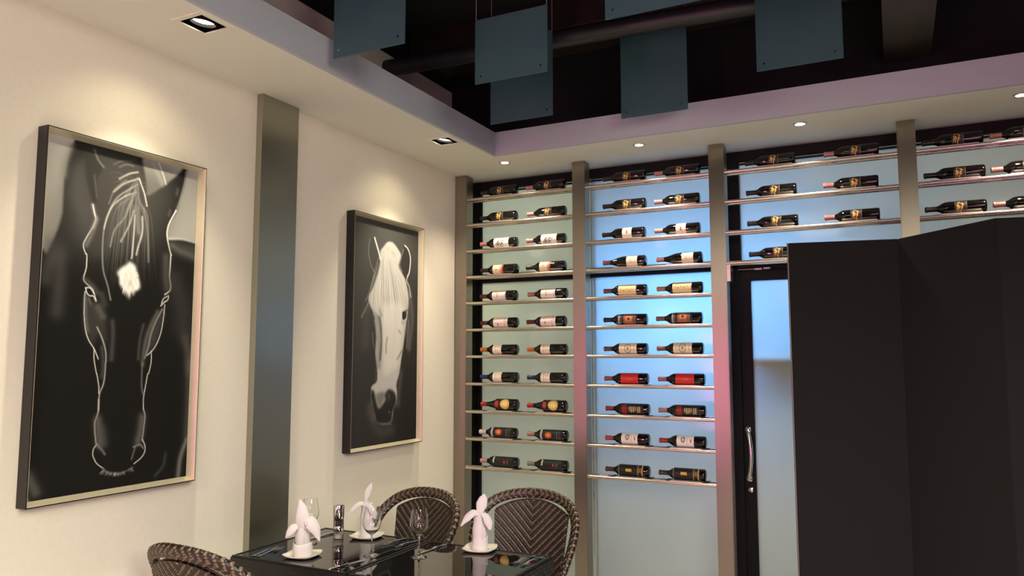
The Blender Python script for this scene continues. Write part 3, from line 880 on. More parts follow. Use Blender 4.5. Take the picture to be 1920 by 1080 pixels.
def hair_pale(stroke, pr):
    for k in range(190):
        t = pr.rand(); s = pr.rand()
        r = np.array([0.37 + 0.28 * t + pr.normal(0, 0.01), 0.115 + 0.1 * s + 0.05 * abs(t - 0.5)])
        e = np.array([0.24 + 0.62 * t + pr.normal(0, 0.02), 0.30 + 0.14 * pr.rand() + 0.1 * (0.5 - abs(t - 0.5))])
        m = (r + e) / 2 + np.array([(t - 0.5) * 0.05, 0])
        stroke(0.36 if pr.rand() < 0.4 else 0.88, 1.2, 0.32, np.array([r, m, e]), True)
    for k in range(26):
        a = 3.14 + 3.14 * pr.rand(); c = np.array([0.52, 0.15])
        d = np.array([math.cos(a) * 0.11, math.sin(a) * 0.036])
        stroke(0.6, 2.0, 0.35, np.array([c + d * 0.6, c + d, c + d * 1.15]), True)
    for k in range(60):
        y = 0.42 + 0.36 * pr.rand(); x = 0.36 + 0.32 * pr.rand() - (y - 0.42) * 0.05
        stroke(0.5 if pr.rand() < 0.5 else 0.82, 1.6, 0.22, np.array([[x, y], [x - 0.003, y + 0.03], [x - 0.006, y + 0.06]]), True)
    for k in range(24):
        y = 0.33 + 0.2 * pr.rand(); x = 0.8 + 0.06 * pr.rand()
        stroke(0.45, 2.0, 0.3, np.array([[x - 0.02, y - 0.05], [x + 0.01, y], [x + 0.03, y + 0.1]]), True)


def horse_print(name, y0, y1, spec, bg, hair, label, W, H):
    z0, z1 = 1.06, 2.49
    xw, xf, lip = XW + 0.0015, -2.835, 0.02
    t = thing(name, (xw, (y0 + y1) / 2, (z0 + z1) / 2), label, 'picture')
    oy, oz = (y0 + y1) / 2, (z0 + z1) / 2
    hw, hh = (y1 - y0) / 2, (z1 - z0) / 2
    f = bpy.data.objects.new('frame', None); COL.objects.link(f); f.parent = t
    th = 0.0055
    for dims in ((-hw, -hw + th, -hh, hh), (hw - th, hw, -hh, hh), (-hw + th, hw - th, hh - th, hh), (-hw + th, hw - th, -hh, -hh + th)):
        boxobj('outer_side', (0.0, xf - xw - 0.0005, dims[0], dims[1], dims[2], dims[3]), M['frame_black'], f)
    # champagne lips: wedge-shaped inner sides that flare towards the front, mitred at the corners
    x_in, x_out = -2.871 - xw, xf - xw
    o0 = (hw - th, hh - th); i0 = (hw - lip, hh - lip); fr = (hw - 0.0045, hh - 0.0045)
    cs = [(-1, -1), (1, -1), (1, 1), (-1, 1)]
    for k in range(4):
        (ay, az), (by, bz) = cs[k], cs[(k + 1) % 4]
        bm = new_bm()
        q = []
        for sy, sz in ((ay, az), (by, bz)):
            q.append([bm.verts.new((x_in, sy * i0[0], sz * i0[1])), bm.verts.new((x_out, sy * (hw - 0.0065), sz * (hh - 0.0065))), bm.verts.new((x_out + 0.001, sy * fr[0], sz * fr[1])), bm.verts.new((x_in, sy * o0[0], sz * o0[1]))])
        a, b = q
        for m in range(4):
            bm.faces.new((a[m], a[(m + 1) % 4], b[(m + 1) % 4], b[m]))
        bm.faces.new(a[::-1]); bm.faces.new(b)
        obj('inner_lip', bm, M['gold'], f)
    boxobj('backing_board', (0.0, -2.874 - xw, -hw + th, hw - th, -hh + th, hh - th), M['frame_black'], t)
    img = paint(spec, H, W, (hw - lip) / (hh - lip), bg, 5, hair)
    lin_ = np.where(img < 0.04045, img / 12.92, ((img + 0.055) / 1.055) ** 2.4)
    colr = lin_[..., None] * np.array([1.0, 0.96, 0.9])
    yy = np.linspace(-hw + lip, hw - lip, W); zz = np.linspace(hh - lip, -hh + lip, H)
    P = np.zeros((H, W, 3)); P[..., 0] = -2.8715 - xw; P[..., 1] = yy[None, :]; P[..., 2] = zz[:, None]
    link('print', grid_mesh('print', P, colors=colr), M['print'], t)
    return t


horse_print('horse_picture', 1.716, 2.464, HORSE_DARK, lambda u, v: 0.70 + 0.06 * np.sin(5 * u + 1) * np.cos(9 * v) - 0.3 * v, hair_dark,
            'framed print of a black horse head with white forehead star, nearer the camera', 250, 520)
horse_print('horse_picture', 3.553, 4.304, HORSE_PALE, lambda u, v: 0.27 - 0.1 * v + 0.03 * np.cos(3 * u), hair_pale,
            'framed print of a white horse head with long mane, beside the wine rack', 210, 430)

# ------------------------------------------------------------------ recessed lamps
for k, (x, y) in enumerate(SQ):
    t = thing('recessed_spotlight', (x, y, ZS), ['square gimbal ceiling lamp above the black horse print', 'square gimbal ceiling lamp above the white horse print'][k], 'ceiling lamp', 'square gimbal lamps in the soffit')
    bm = new_bm(); s, w = SH, 0.018
    for d in ((-s - 0.01, -s + w - 0.008, -s - 0.01, s + 0.01), (s - w + 0.008, s + 0.01, -s - 0.01, s + 0.01), (-s + w - 0.008, s - w + 0.008, -s - 0.01, -s + w - 0.008), (-s + w - 0.008, s - w + 0.008, s - w + 0.008, s + 0.01)):
        box(bm, d[0], d[1], d[2], d[3], -0.004, 0.0015)
    obj('trim_frame', bm, M['soffit'], t)
    bm = new_bm(); s2 = s - 0.002
    for d in ((-s2, -s2 + 0.004, -s2, s2), (s2 - 0.004, s2, -s2, s2), (-s2, s2, -s2, -s2 + 0.004), (-s2, s2, s2 - 0.004, s2)):
        box(bm, d[0], d[1], d[2], d[3], 0.002, 0.12)
    box(bm, -s2, s2, -s2, s2, 0.12, 0.125)
    obj('housing', bm, M['black_metal'], t)
    tilt = Matrix.Translation((0, 0, 0.014)) @ Matrix.Rotation(R(8), 4, 'Y')
    bm = new_bm(); lathe(bm, [(0.049, -0.012), (0.053, -0.01), (0.053, 0.03), (0.03, 0.055), (0.029, 0.055), (0.048, 0.028), (0.048, -0.012)], 28, tilt, cap=False)
    obj('lamp_ring', bm, M['black_metal'], t, 40)
    bm = new_bm(); lathe(bm, [(0.001, -0.007), (0.02, -0.006), (0.044, 0.0), (0.044, 0.004), (0.001, 0.005)], 28, tilt)
    obj('lens', bm, M['lamp'], t, 'all')
    # the lamp throws a tight hot core inside a wide soft flood
    spot('spot_core', (x - 0.012, y, ZS - 0.012), (XW + 0.02, y, 0.5), 105, (1.0, 0.91, 0.68), 80, 1.0, 0.03)
    spot('spot_flood', (x - 0.012, y, ZS - 0.012), (XW + 0.02, y, 1.92), 11, (1.0, 0.87, 0.56), 112, 1.0, 0.03)
for k, x in enumerate([-2.37, -1.405, -0.437, 0.643]):

    lab = 'small round downlight in the soffit, ' + ['nearest the picture wall', 'in front of the second rack bay', 'in front of the bay above the door', 'at the right edge above the folding screen'][k]
    t = thing('round_downlight', (x, 4.6, ZS), lab, 'downlight', 'round downlights along the rack')
    bm = new_bm(); lathe(bm, [(0.026, 0.004), (0.027, -0.004), (0.036, -0.005), (0.04, -0.002), (0.04, 0.0)], 28, cap=False)
    obj('bezel', bm, M['chrome'], t, 40)
    bm = new_bm(); lathe(bm, [(0.001, -0.0035), (0.018, -0.003), (0.026, -0.001), (0.026, 0.0)], 24)
    obj('lens', bm, M['lamp'], t, 'all')
    spot('downlight_beam', (x, 4.6, ZS - 0.012), (x, 4.63, 0.0), 60, (1.0, 0.82, 0.62), 110, 0.8, 0.025)

# ------------------------------------------------------------------ hanging smoked glass sheets
SHEETS = [  # left bottom corner x, y, z, height, words
    (-2.272, 2.670, 2.991, 0.62, 'smoked hanging glass sheet overlapping the fascia above the left wall'),
    (-1.833, 3.230, 2.981, 0.335, 'short smoked hanging glass sheet with visible top corner, in front of another'),
    (-2.067, 3.829, 2.977, 0.50, 'smoked hanging glass sheet half hidden behind the short one'),
    (-1.015, 2.880, 3.004, 0.60, 'nearest smoked hanging glass sheet, only its slanting bottom edge in view'),
    (-1.402, 4.243, 3.035, 0.58, 'tall smoked hanging glass sheet overlapping the fascia above the rack'),
    (-0.558, 3.841, 3.037, 0.55, 'smoked hanging glass sheet nearest the long brown beam'),
]
for x, y, z, h, lab in SHEETS:
    w = 0.4
    t = thing('hanging_glass_sheet', (x + w / 2, y, z), lab, 'glass sheet', 'smoked glass sheets hanging from the dark ceiling')
    boxobj('sheet', (-w / 2, w / 2, -0.004, 0.004, 0, h), M['hung'], t, 0.0015)
    for s in (-1, 1):
        bm = new_bm(); tube(bm, [(s * (w / 2 - 0.004), 0, h - 0.012), (s * (w / 2 - 0.004), 0, 3.85 - z)], 0.0014, 6)
        obj('wire', bm, M['tray'], t)
        bm = new_bm(); lathe(bm, [(0.005, -0.0065), (0.005, 0.0065)], 12, Matrix.Translation((s * (w / 2 - 0.035), 0, 0.035)) @ Matrix.Rotation(R(90), 4, 'X'))
        obj('stud', bm, M['chrome'], t, 40)

# ------------------------------------------------------------------ dark folding screen
pts = [(-0.468, 4.083), (0.036, 4.182), (0.402, 3.748), (0.93, 3.86), (1.3, 3.45)]
scr = thing('folding_screen', (0.2, 3.98, 0), 'tall near-black folding screen standing in front of the glass door', 'folding screen')
for k in range(4):
    a, b = Vector(pts[k] + (0,)), Vector(pts[k + 1] + (0,))
    d = (b - a).normalized(); n = Vector((d.y, -d.x, 0))
    bm = new_bm()
    th = 0.016
    box(bm, -0.002 if k else 0.002, (b - a).length + 0.004, 0.001, 2 * th, 0.02, 2.198, bevel=0.003)
    mx = Matrix.Translation(a - Vector((0.2, 3.98, 0))) @ Matrix(((d.x, -n.x, 0, 0), (d.y, -n.y, 0, 0), (0, 0, 1, 0), (0, 0, 0, 1)))
    bm.transform(mx)
    pn = obj('panel', bm, M['screen'], scr)
    if k == 0:
        bm = new_bm(); box(bm, -0.003, 0.0018, 0.001, 2 * th, 0.02, 2.199); bm.transform(mx)
        tag(obj('edge_strip', bm, M['screen_edge'], pn), 'thin paler edge strip')
    bm = new_bm(); box(bm, 0.05, 0.1, -0.008, 2 * th + 0.008, 0.0, 0.02); box(bm, (b - a).length - 0.1, (b - a).length - 0.05, -0.008, 2 * th + 0.008, 0.0, 0.02)
    bm.transform(mx); obj('foot', bm, M['black_metal'], scr)

# ------------------------------------------------------------------ woven tables
DARKW, LITW = L3(26, 19, 15), L3(146, 118, 90)


def weave(P, N, U, V, mode, amp, dark=None, lite=None):
    """push points P out along N by a woven relief given surface lengths U (along), V (across) in metres"""
    dark = DARKW if dark is None else dark; lite = LITW if lite is None else lite
    if mode == 'chevron':
        s = (V - np.abs(U) * 1.0) / 0.039
        f = s - np.floor(s)
        row = np.where(f < 0.5, f / 0.5, (f - 0.5) / 0.5); odd = f >= 0.5
        q = (np.abs(U) * 0.75 + V * 0.75 + np.where(odd, 0.0045, 0)) / 0.0105
        dash = np.abs(np.sin(np.pi * q)) ** 0.6
        h = (np.sin(np.pi * row) ** 0.6) * (0.35 + 0.65 * dash) * np.where(odd, 1.0, 0.75)
        lit = odd * (dash > 0.78) * (np.sin(np.pi * row) > 0.5)
    elif mode == 'rope':
        s = (U + np.abs(V) * 1.1) / 0.033
        f = s - np.floor(s); odd = f >= 0.5; row = (f % 0.5) / 0.5
        q = (V * 0.9 + U * 0.3 + np.where(odd, 0.004, 0)) / 0.0095
        dash = np.abs(np.sin(np.pi * q)) ** 0.6
        h = (np.sin(np.pi * row) ** 0.6) * (0.4 + 0.6 * dash) * np.where(odd, 1.0, 0.7)
        lit = odd * (dash > 0.7) * (np.sin(np.pi * row) > 0.5)
    else:                       # basket: over-under strands
        a = np.floor(U / 0.014) + np.floor(V / 0.007)
        h = np.abs(np.sin(np.pi * V / 0.007)) ** 0.7 * (0.3 + 0.7 * np.abs(np.sin(np.pi * (U / 0.014 + 0.5 * (np.floor(V / 0.007) % 2)))) ** 0.6)
        lit = (h > 0.8) * ((np.floor(V / 0.007) % 2) > 0)
    Q = P + N * (amp * h)[..., None]
    C = dark + (lite - dark) * (0.75 * lit + 0.0)[..., None]
    return Q, C


def woven_strip(name, parent, o, ux, uv, L, Wd, nrm, mode='basket', res=0.0035, amp=0.003, dark=None, lite=None):
    o, ux, uv, nrm = map(lambda q: np.array(q, float), (o, ux, uv, nrm))
    nu, nv = int(L / res), max(6, int(Wd / res))
    a = np.linspace(0, L, nu)[:, None]; b = np.linspace(0, Wd, nv)[None, :]
    P = o + a[..., None] * ux + b[..., None] * uv
    N = np.broadcast_to(nrm, P.shape)
    Q, C = weave(P, N, a + 0 * b, b + 0 * a, mode, amp, dark, lite)
    return link(name, grid_mesh(name, Q, colors=C), M['weave'], parent)


TX = [(-2.632, -2.000), (-1.994, -1.368)]
TY0, TY1, TZ = 2.495, 3.115, 0.75
TD, TL = L3(26, 24, 24), L3(46, 42, 42)
for k, (x0, x1) in enumerate(TX):
    cx, cy = (x0 + x1) / 2, (TY0 + TY1) / 2
    t = thing('wicker_table', (cx, cy, 0), ['square black wicker table with glass top nearer the picture wall', 'square black wicker table with glass top nearer the rack door'][k], 'table', 'wicker tables pushed together')
    hw, hd = (x1 - x0) / 2, (TY1 - TY0) / 2
    rw = 0.018
    boxobj('glass_top', (-hw + rw, hw - rw, -hd + rw, hd - rw, TZ - 0.014, TZ - 0.002), M['table_glass'], t, 0.001)
    for dims in ((-hw, hw, -hd, -hd + rw), (-hw, hw, hd - rw, hd), (-hw, -hw + rw, -hd + rw, hd - rw), (hw - rw, hw, -hd + rw, hd - rw)):
        boxobj('rim', (dims[0], dims[1], dims[2], dims[3], TZ - 0.05, TZ), M['frame_black'], t, 0.004)
    az = 0.07
    woven_strip('apron', t, (-hw, -hd - 0.001, TZ - az), (1, 0, 0), (0, 0, 1), 2 * hw, az - 0.008, (0, -1, 0), dark=TD, lite=TL)
    woven_strip('apron', t, (-hw, hd + 0.001, TZ - az), (1, 0, 0), (0, 0, 1), 2 * hw, az - 0.008, (0, 1, 0), dark=TD, lite=TL)
    if k == 0: woven_strip('apron', t, (-hw - 0.001, -hd, TZ - az), (0, 1, 0), (0, 0, 1), 2 * hd, az - 0.008, (-1, 0, 0), dark=TD, lite=TL)
    if k == 1: woven_strip('apron', t, (hw + 0.001, -hd, TZ - az), (0, 1, 0), (0, 0, 1), 2 * hd, az - 0.008, (1, 0, 0), 'rope', dark=TD, lite=TL, amp=0.006)
    boxobj('under_frame', (-hw + 0.004, hw - 0.004, -hd + 0.004, hd - 0.004, TZ - az + 0.004, TZ - 0.018), M['frame_black'], t)
    for sx in (-1, 1):
        for sy in (-1, 1):
            bm = new_bm(); a = 0.025
            box(bm, sx * (hw - 0.03) - a, sx * (hw - 0.03) + a, sy * (hd - 0.03) - a, sy * (hd - 0.03) + a, 0, TZ - az + 0.003, 0.006)
            obj('leg', bm, M['frame_black'], t)

# ------------------------------------------------------------------ wicker tub chair (faces -y; copied)
def make_chair():
    t = thing('wicker_armchair', (0, 0, 0), 'x', 'chair', 'wicker armchairs around the tables')
    half = [(0.0, 0.275, 0.888), (0.1121, 0.262, 0.879), (0.209, 0.225, 0.845), (0.2641, 0.165, 0.779), (0.2736, 0.1, 0.695), (0.2584, 0.05, 0.605), (0.2327, 0.02, 0.515), (0.209, 0.01, 0.425)]
    full = [(-x, y, z) for x, y, z in half[::-1]] + half[1:]
    n = 420; c = catmull(full, n)
    T = np.gradient(c, axis=0); T /= np.linalg.norm(T, axis=1)[:, None]
    inw = np.array([0, 0.02, 0.66]) - c; inw[:, 2] *= 0.35
    face = inw / np.linalg.norm(inw, axis=1)[:, None] * 0.75 + np.array([0, -0.25, 0.45])
    face -= T * (face * T).sum(1)[:, None]; face /= np.linalg.norm(face, axis=1)[:, None]
    side = np.cross(T, face)
    m = 40; th = np.linspace(0, 2 * np.pi, m, endpoint=False)
    ca, sa = np.cos(th), np.sin(th)
    ex = np.sign(ca) * np.abs(ca) ** 0.7 * 0.0245; ey = np.sign(sa) * np.abs(sa) ** 0.8 * 0.016
    P = c[:, None] + side[:, None] * ex[None, :, None] + face[:, None] * ey[None, :, None]
    N = side[:, None] * (ca / 0.0245)[None, :, None] + face[:, None] * (sa / 0.016)[None, :, None]
    N /= np.linalg.norm(N, axis=2)[..., None]
    s = np.concatenate([[0], np.cumsum(np.linalg.norm(np.diff(c, axis=0), axis=1))]); s -= s.mean()
    Q, C = weave(P, N, np.abs(s)[:, None] + 0 * ex[None], ex[None, :] + 0 * s[:, None], 'rope', 0.0045)
    link('rim', grid_mesh('rim', Q, closed_u=True, colors=C), M['weave'], t)
    # back panel
    nx, nz = 150, 150
    a = np.linspace(-1, 1, nx)[:, None]; b = np.linspace(0, 1, nz)[None, :]
    hwid = 0.172 + 0.035 * b ** 0.8
    x = a * hwid
    ztop = 0.856 - 1.2 * x ** 2 - 6.0 * x ** 4
    z = 0.43 + (ztop - 0.43) * b
    y = 0.175 + 0.085 * (z - 0.43) / 0.4 - 0.9 * x ** 2
    P = np.stack([x, y, z], -1)
    N = np.cross(np.gradient(P, axis=1), np.gradient(P, axis=0)); N /= np.linalg.norm(N, axis=2)[..., None]
    if N[..., 1].mean() > 0: N = -N
    F, C = weave(P, N, x, z, 'chevron', 0.006)
    Bk, CB = weave(P - N * 0.012, -N, x, z, 'chevron', 0.006)
    G = np.concatenate([F, Bk[::-1]], 0); CC = np.concatenate([C, CB[::-1]], 0)
    link('back_panel', grid_mesh('back_panel', G.transpose(1, 0, 2), closed_u=True, colors=CC.transpose(1, 0, 2)), M['weave'], t)
    # thin piping along the top of the panel
    tt = np.linspace(-1, 1, 40); px = tt * 0.2; pz = 0.856 - 1.2 * px ** 2 - 6.0 * px ** 4
    bm = new_bm(); tube(bm, [(X, 0.175 + 0.085 * (Z - 0.43) / 0.4 - 0.9 * X * X - 0.002, Z + 0.001) for X, Z in zip(px, pz)], 0.0045, 8)
    obj('piping', bm, M['wicker'], t, 'all')
    # seat
    ns = 110
    u = np.linspace(-1, 1, ns)[:, None]; v = np.linspace(-1, 1, ns)[None, :]
    X = 0.235 * u * np.sqrt(1 - 0.25 * v ** 2); Y = 0.195 * v * np.sqrt(1 - 0.25 * u ** 2)
    Z = 0.44 + 0.006 * (1 - u ** 2) * (1 - v ** 2) + 0 * X
    P = np.stack([X, Y, Z], -1); N = np.zeros_like(P); N[..., 2] = 1
    Q, C = weave(P, N, X, Y, 'chevron', 0.004)
    link('seat', grid_mesh('seat', Q, colors=C), M['weave'], t)
    bm = new_bm()
    ring = [(0.235 * math.cos(q) * (1 + 0.09 * math.sin(2 * q) ** 2), 0.195 * math.sin(q) * (1 + 0.09 * math.sin(2 * q) ** 2)) for q in [2 * math.pi * i / 40 for i in range(40)]]
    lo = [bm.verts.new((x_, y_, 0.375)) for x_, y_ in ring]; hi = [bm.verts.new((x_, y_, 0.438)) for x_, y_ in ring]
    for i in range(40): bm.faces.new((lo[i], lo[(i + 1) % 40], hi[(i + 1) % 40], hi[i]))
    bm.faces.new(lo[::-1]); bm.faces.new(hi)
    obj('seat_apron', bm, M['wicker'], t, 50)
    for sx in (-1, 1):
        for sy, yy in ((-1, -0.15), (1, 0.17)):
            bm = new_bm(); tube(bm, [(sx * 0.195, yy * 0.9 , 0.42), (sx * 0.205, yy * 1.0, 0.2), (sx * 0.215, yy * 1.12, 0.0)], [0.02, 0.018, 0.016], 12)
            obj('leg', bm, M['wicker'], t, 50)
    return t


chair = make_chair()
chair['label'] = 'dark wicker armchair at the far side of the right hand table, facing camera'
chair.location = (-1.745, 3.5, 0); chair.rotation_euler = (0, 0, R(4))
c1 = copy_tree(chair); c1['label'] = 'dark wicker armchair between the picture wall and the rack, behind the left table'
c1.location = (-2.315, 3.27, 0); c1.rotation_euler = (0, 0, R(-11))
c2 = copy_tree(chair); c2['label'] = 'dark wicker armchair seen from behind at the lower left, below the black horse'
c2.location = (-2.405, 2.31, 0); c2.rotation_euler = (0, 0, R(178))

# ------------------------------------------------------------------ table settings
def square_plate(name):
    n, m = 48, 9
    prof = [(0.0, 0.0015), (0.03, 0.0015), (0.045, 0.002), (0.056, 0.005), (0.066, 0.0085), (0.074, 0.0125), (0.0745, 0.0105), (0.06, 0.002), (0.03, 0.0)]
    th = np.linspace(0, 2 * np.pi, n, endpoint=False)
    c, s = np.cos(th), np.sin(th)
    k = (np.abs(c) ** 3.6 + np.abs(s) ** 3.6) ** (-1 / 3.6)
    P = np.zeros((len(prof), n, 3))
    for i, (r, z) in enumerate(prof):
        P[i, :, 0] = r * k * c; P[i, :, 1] = r * k * s; P[i, :, 2] = z + (0.006 * (k - 1) / 0.2 if i in (3, 4, 5, 6) else 0) * (r / 0.074)
    P[0] *= np.array([0.01, 0.01, 1]); P[0, :, 2] = prof[0][1]
    return grid_mesh(name, P, closed_u=True)
PLATE = square_plate('plate')
SET = [(-2.345, 2.628, 'with the cuffed one'), (-2.313, 3.04, 'behind a wine glass'), (-1.706, 3.068, 'on the right table')]
GZ = TZ - 0.002
for x, y, w in SET:
    o = link('side_plate', PLATE, M['plate']); o.location = (x, y, GZ + 0.0002); o.rotation_euler = (0, 0, R(12))
    tag(o, 'small square white plate under a folded napkin, ' + w, 'plate', 'square side plates')


def petal(name, spine, widths, normal, parent, cup=0.25, n=22, m=11):
    """a leaf of cloth along a spine; widths per spine point; cup bends it across"""
    c = catmull(spine, n); w = np.interp(np.linspace(0, 1, n), np.linspace(0, 1, len(widths)), widths)
    T = np.gradient(c, axis=0); T /= np.linalg.norm(T, axis=1)[:, None]
    nv = np.array(normal, float); nv = nv[None] - T * (T @ nv)[:, None]; nv /= np.linalg.norm(nv, axis=1)[:, None]
    sd = np.cross(T, nv)
    a = np.linspace(-1, 1, m)
    P = c[:, None] + sd[:, None] * (a[None, :, None] * w[:, None, None]) - nv[:, None] * (cup * (a ** 2)[None, :, None] * w[:, None, None])
    o = link(name, grid_mesh(name, P), M['napkin'], parent)
    so = o.modifiers.new('cloth', 'SOLIDIFY'); so.thickness = 0.0016; so.offset = 0
    return o


def napkin(loc, rz, lean, wings, cuff, label):
    t = thing('napkin', loc, label, 'napkin', 'folded white napkins on the side plates', rz)
    # rolled body with an overlapping edge
    n, m = 16, 40
    zz = np.linspace(0, 0.165, n); th = np.linspace(0, 2 * np.pi * 1.12, m)
    P = np.zeros((n, m, 3))
    for i, z in enumerate(zz):
        r = 0.034 - 0.009 * (z / 0.165) ** 1.5 + 0.0015 * math.sin(z * 90)
        rr = r * (1 + 0.035 * th / 6.28) * (1 + 0.04 * np.cos(2 * th + z * 20))
        P[i, :, 0] = rr * np.cos(th - 1.9); P[i, :, 1] = rr * 0.85 * np.sin(th - 1.9); P[i, :, 2] = z
    o = link('rolled_body', grid_mesh('rolled_body', P), M['napkin'], t)
    so = o.modifiers.new('cloth', 'SOLIDIFY'); so.thickness = 0.0016
    if cuff:
        zz = np.linspace(0, 0.058, 8); th = np.linspace(0, 2 * np.pi, 44, endpoint=False); P = np.zeros((8, 44, 3))
        for i, z in enumerate(zz):
            k = (np.abs(np.cos(th)) ** 3 + np.abs(np.sin(th)) ** 3) ** (-1 / 3)
            r = 0.0385 + 0.004 * math.sin(math.pi * i / 7)
            P[i, :, 0] = r * k * np.cos(th + 0.4); P[i, :, 1] = r * k * np.sin(th + 0.4); P[i, :, 2] = z + 0.004 * np.cos(th * 2 + 1) * (i / 7)
        o = link('cuff', grid_mesh('cuff', P, closed_u=True), M['napkin'], t)
        so = o.modifiers.new('cloth', 'SOLIDIFY'); so.thickness = 0.002
    else:                       # a diagonal fold lapped round the base
        th = np.linspace(-2.9, 0.2, 30); P = np.zeros((8, 30, 3))
        for i in range(8):
            top = 0.03 + 0.035 * (th + 2.9) / 3.1
            P[i, :, 0] = 0.0365 * np.cos(th); P[i, :, 1] = 0.0315 * np.sin(th); P[i, :, 2] = top * i / 7
        o = link('base_fold', grid_mesh('base_fold', P), M['napkin'], t)
        so = o.modifiers.new('cloth', 'SOLIDIFY'); so.thickness = 0.002
    top = petal('leaf', lean[0], lean[1], (0, -1, 0.1), t, 0.35)
    for sp, w, nr in wings:
        petal('wing', sp, w, nr, t, 0.4)
    return t


PZ = GZ + 0.0022
A1 = R(27)
napkin((-1.706, 3.068, PZ), A1,
       ([(0.002, -0.012, 0.135), (0.0, -0.016, 0.165), (0.008, -0.012, 0.2), (0.016, -0.004, 0.228), (0.02, 0.004, 0.246)], [0.018, 0.014, 0.026, 0.019, 0.001]),
       [([(-0.004, -0.02, 0.163), (-0.03, -0.026, 0.168), (-0.058, -0.03, 0.146), (-0.085, -0.034, 0.11)], [0.01, 0.018, 0.017, 0.002], (-0.2, -1, 0.7)),
        ([(0.006, -0.022, 0.162), (0.028, -0.03, 0.152), (0.042, -0.034, 0.124), (0.048, -0.036, 0.094)], [0.008, 0.017, 0.02, 0.006], (0.2, -1, 0.5))], False,
       'white napkin folded with two drooping wings, on the far side of the right table')
napkin((-2.313, 3.04, PZ), A1,
       ([(-0.004, -0.012, 0.15), (-0.006, -0.012, 0.175), (0.0, -0.008, 0.205), (0.012, -0.002, 0.235), (0.018, 0.002, 0.256)], [0.018, 0.006, 0.018, 0.013, 0.001]),
       [([(-0.01, -0.02, 0.158), (-0.035, -0.024, 0.162), (-0.064, -0.028, 0.14), (-0.09, -0.03, 0.105)], [0.008, 0.013, 0.013, 0.002], (-0.2, -1, 0.8)),
        ([(0.0, -0.024, 0.155), (0.02, -0.03, 0.145), (0.04, -0.032, 0.118), (0.046, -0.03, 0.09)], [0.007, 0.017, 0.02, 0.007], (0.3, -1, 0.6))], False,
       'white napkin with a thin twisted tip, at the far edge of the left table')
napkin((-2.345, 2.628, PZ), A1,
       ([(0.004, -0.012, 0.07), (0.004, -0.022, 0.12), (0.0, -0.024, 0.165), (-0.006, -0.014, 0.205), (-0.018, 0.0, 0.24)], [0.03, 0.034, 0.032, 0.023, 0.002]),
       [([(-0.02, -0.022, 0.135), (-0.04, -0.03, 0.125), (-0.055, -0.034, 0.105), (-0.066, -0.034, 0.082)], [0.014, 0.023, 0.018, 0.002], (-0.3, -1, 0.7)),
        ([(0.012, -0.024, 0.15), (0.036, -0.03, 0.152), (0.062, -0.034, 0.122), (0.082, -0.034, 0.068)], [0.018, 0.032, 0.026, 0.002], (0.35, -1, 0.6))], True,
       'white napkin with a thick cuffed base, on the plate closest to the camera')


def wine_glass(loc, label):
    bm = new_bm()
    out = [(0.0345, 0.0), (0.035, 0.0012), (0.03, 0.0032), (0.014, 0.0065), (0.0055, 0.012), (0.0038, 0.022), (0.0036, 0.05), (0.0038, 0.078), (0.0055, 0.088), (0.0125, 0.094), (0.024, 0.103), (0.0345, 0.117), (0.0398, 0.134), (0.0403, 0.148), (0.0375, 0.17), (0.033, 0.194), (0.0302, 0.207)]
    inn = [(0.0294, 0.207), (0.0322, 0.194), (0.0367, 0.17), (0.0394, 0.148), (0.0389, 0.134), (0.0336, 0.118), (0.023, 0.1045), (0.011, 0.097), (0.001, 0.0955)]
    lathe(bm, out + inn, 40)
    o = obj('wine_glass', bm, M['wine_glass'], None, 50)
    o.location = loc
    return tag(o, label, 'wine glass', 'empty wine glasses on the tables')


wine_glass((-2.083, 2.772, GZ + 0.0003), 'empty wine glass in front of the thin tipped napkin')
wine_glass((-1.882, 2.842, GZ + 0.0003), 'empty wine glass before the chair back, on the right hand table')
wine_glass((-2.47, 2.815, GZ + 0.0003), 'empty wine glass half hidden behind the cuffed napkin')

# salt and pepper mill
t = thing('spice_mill', (-2.423, 2.962, GZ + 0.0003), 'tall steel and glass salt and pepper mill on the left table', 'mill')
def mp(name, prof, m, smooth=40):
    bm = new_bm(); lathe(bm, prof, 32); return obj(name, bm, m, t, smooth)
mp('glass_base', [(0.022, 0.0), (0.0245, 0.001), (0.0245, 0.036), (0.0225, 0.036), (0.0225, 0.003), (0.001, 0.003)], M['mill_glass'])
mp('salt_fill', [(0.0218, 0.0035), (0.0218, 0.019), (0.001, 0.021)], M['salt'])
mp('steel_band', [(0.0245, 0.0365), (0.0252, 0.0375), (0.0252, 0.059), (0.0245, 0.06)], M['chrome'])
mp('pepper_fill', [(0.0222, 0.061), (0.0222, 0.086), (0.001, 0.0865)], M['pepper'])
mp('pepper_glass', [(0.0245, 0.0605), (0.0245, 0.088), (0.0232, 0.088), (0.0232, 0.0605)], M['mill_glass'])
mp('collar', [(0.0215, 0.0885), (0.0215, 0.0925)], M['black_metal'])
mp('steel_cap', [(0.0245, 0.093), (0.0254, 0.0945), (0.0254, 0.152), (0.024, 0.155), (0.001, 0.1555)], M['chrome'])


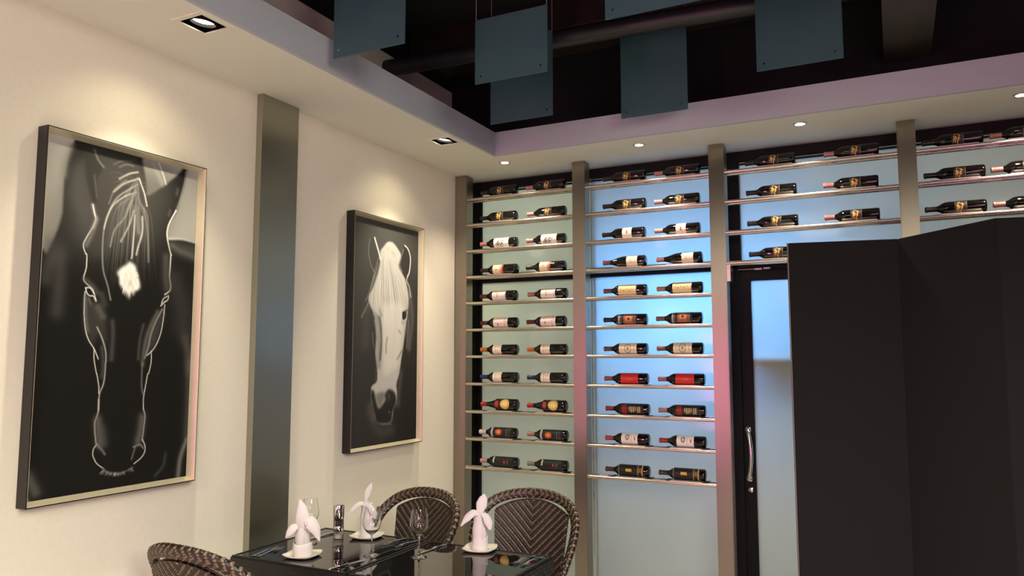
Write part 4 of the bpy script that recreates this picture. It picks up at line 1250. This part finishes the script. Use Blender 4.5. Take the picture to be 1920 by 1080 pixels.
def cutlery(kind, loc, rz, label, group):
    """handle at -y end, working end at +y"""
    bm = new_bm()
    def strip(rows):            # (y, half width, z centre, half thickness)
        rings = []
        for y, w, z, h in rows:
            rings.append([bm.verts.new(p) for p in ((-w, y, z - h), (w, y, z - h), (w * 1.02, y, z), (w * 0.8, y, z + h), (-w * 0.8, y, z + h), (-w * 1.02, y, z))])
        for a, b in zip(rings, rings[1:]):
            for i in range(6): bm.faces.new((a[i], a[(i + 1) % 6], b[(i + 1) % 6], b[i]))
        bm.faces.new(rings[0][::-1]); bm.faces.new(rings[-1])
    if kind == 'fork':
        strip([(-0.085, 0.006, 0.003, 0.0013), (-0.075, 0.0085, 0.003, 0.0015), (-0.03, 0.004, 0.006, 0.0016), (0.02, 0.003, 0.01, 0.0016), (0.036, 0.0075, 0.008, 0.0012), (0.05, 0.0105, 0.005, 0.0011)])
        for i in range(4):
            xx = -0.0084 + 0.0056 * i
            rows = [(0.0495, 0.005, 0.0011), (0.07, 0.0035, 0.001), (0.088, 0.007, 0.0008)]
            rings = []
            for y, z, h in rows:
                rings.append([bm.verts.new(p) for p in ((xx - 0.0017, y, z - h), (xx + 0.0017, y, z - h), (xx + 0.0014, y, z + h), (xx - 0.0014, y, z + h))])
            for a, b in zip(rings, rings[1:]):
                for j in range(4): bm.faces.new((a[j], a[(j + 1) % 4], b[(j + 1) % 4], b[j]))
            bm.faces.new(rings[0][::-1]); bm.faces.new(rings[-1])
    else:
        strip([(-0.095, 0.006, 0.0045, 0.002), (-0.085, 0.0085, 0.0045, 0.003), (-0.02, 0.006, 0.0045, 0.003), (0.0, 0.0055, 0.0045, 0.0028), (0.004, 0.0088, 0.0042, 0.0011), (0.06, 0.0098, 0.0038, 0.0009), (0.085, 0.008, 0.0036, 0.0008), (0.098, 0.002, 0.0036, 0.0007)])
    o = obj('fork' if kind == 'fork' else 'table_knife', bm, M['chrome'], None, 35)
    o.location = loc; o.rotation_euler = (0, 0, rz)
    return tag(o, label, 'fork' if kind == 'fork' else 'knife', group)


FK, KN = 'forks laid on the tables', 'knives laid on the tables'
CZ = GZ + 0.0005
cutlery('fork', (-2.54, 2.603, CZ), R(4), 'steel fork outermost at the left corner of the left table', FK)
cutlery('fork', (-2.513, 2.608, CZ), R(4), 'steel fork between the corner fork and the cuffed napkin', FK)
cutlery('knife', (-2.073, 2.595, CZ), R(-9), 'steel knife beside the seam on the near edge of the left table', KN)
cutlery('fork', (-2.135, 3.02, CZ), R(176), 'steel fork nearest the thin tipped napkin', FK)
cutlery('fork', (-2.06, 3.01, CZ), R(175), 'steel fork beside the table seam at the far edge', FK)
cutlery('knife', (-2.518, 2.965, CZ), R(172), 'steel knife behind the spice mill at the far left edge', KN)
cutlery('knife', (-1.902, 2.99, CZ), R(174), 'steel knife on the right table between the seam and the napkin', KN)
cutlery('fork', (-1.452, 3.0, CZ), R(174), 'steel fork right of the winged napkin, the inner of two', FK)
cutlery('fork', (-1.41, 2.993, CZ), R(174), 'steel fork at the right corner of the tables, the outer of two', FK)
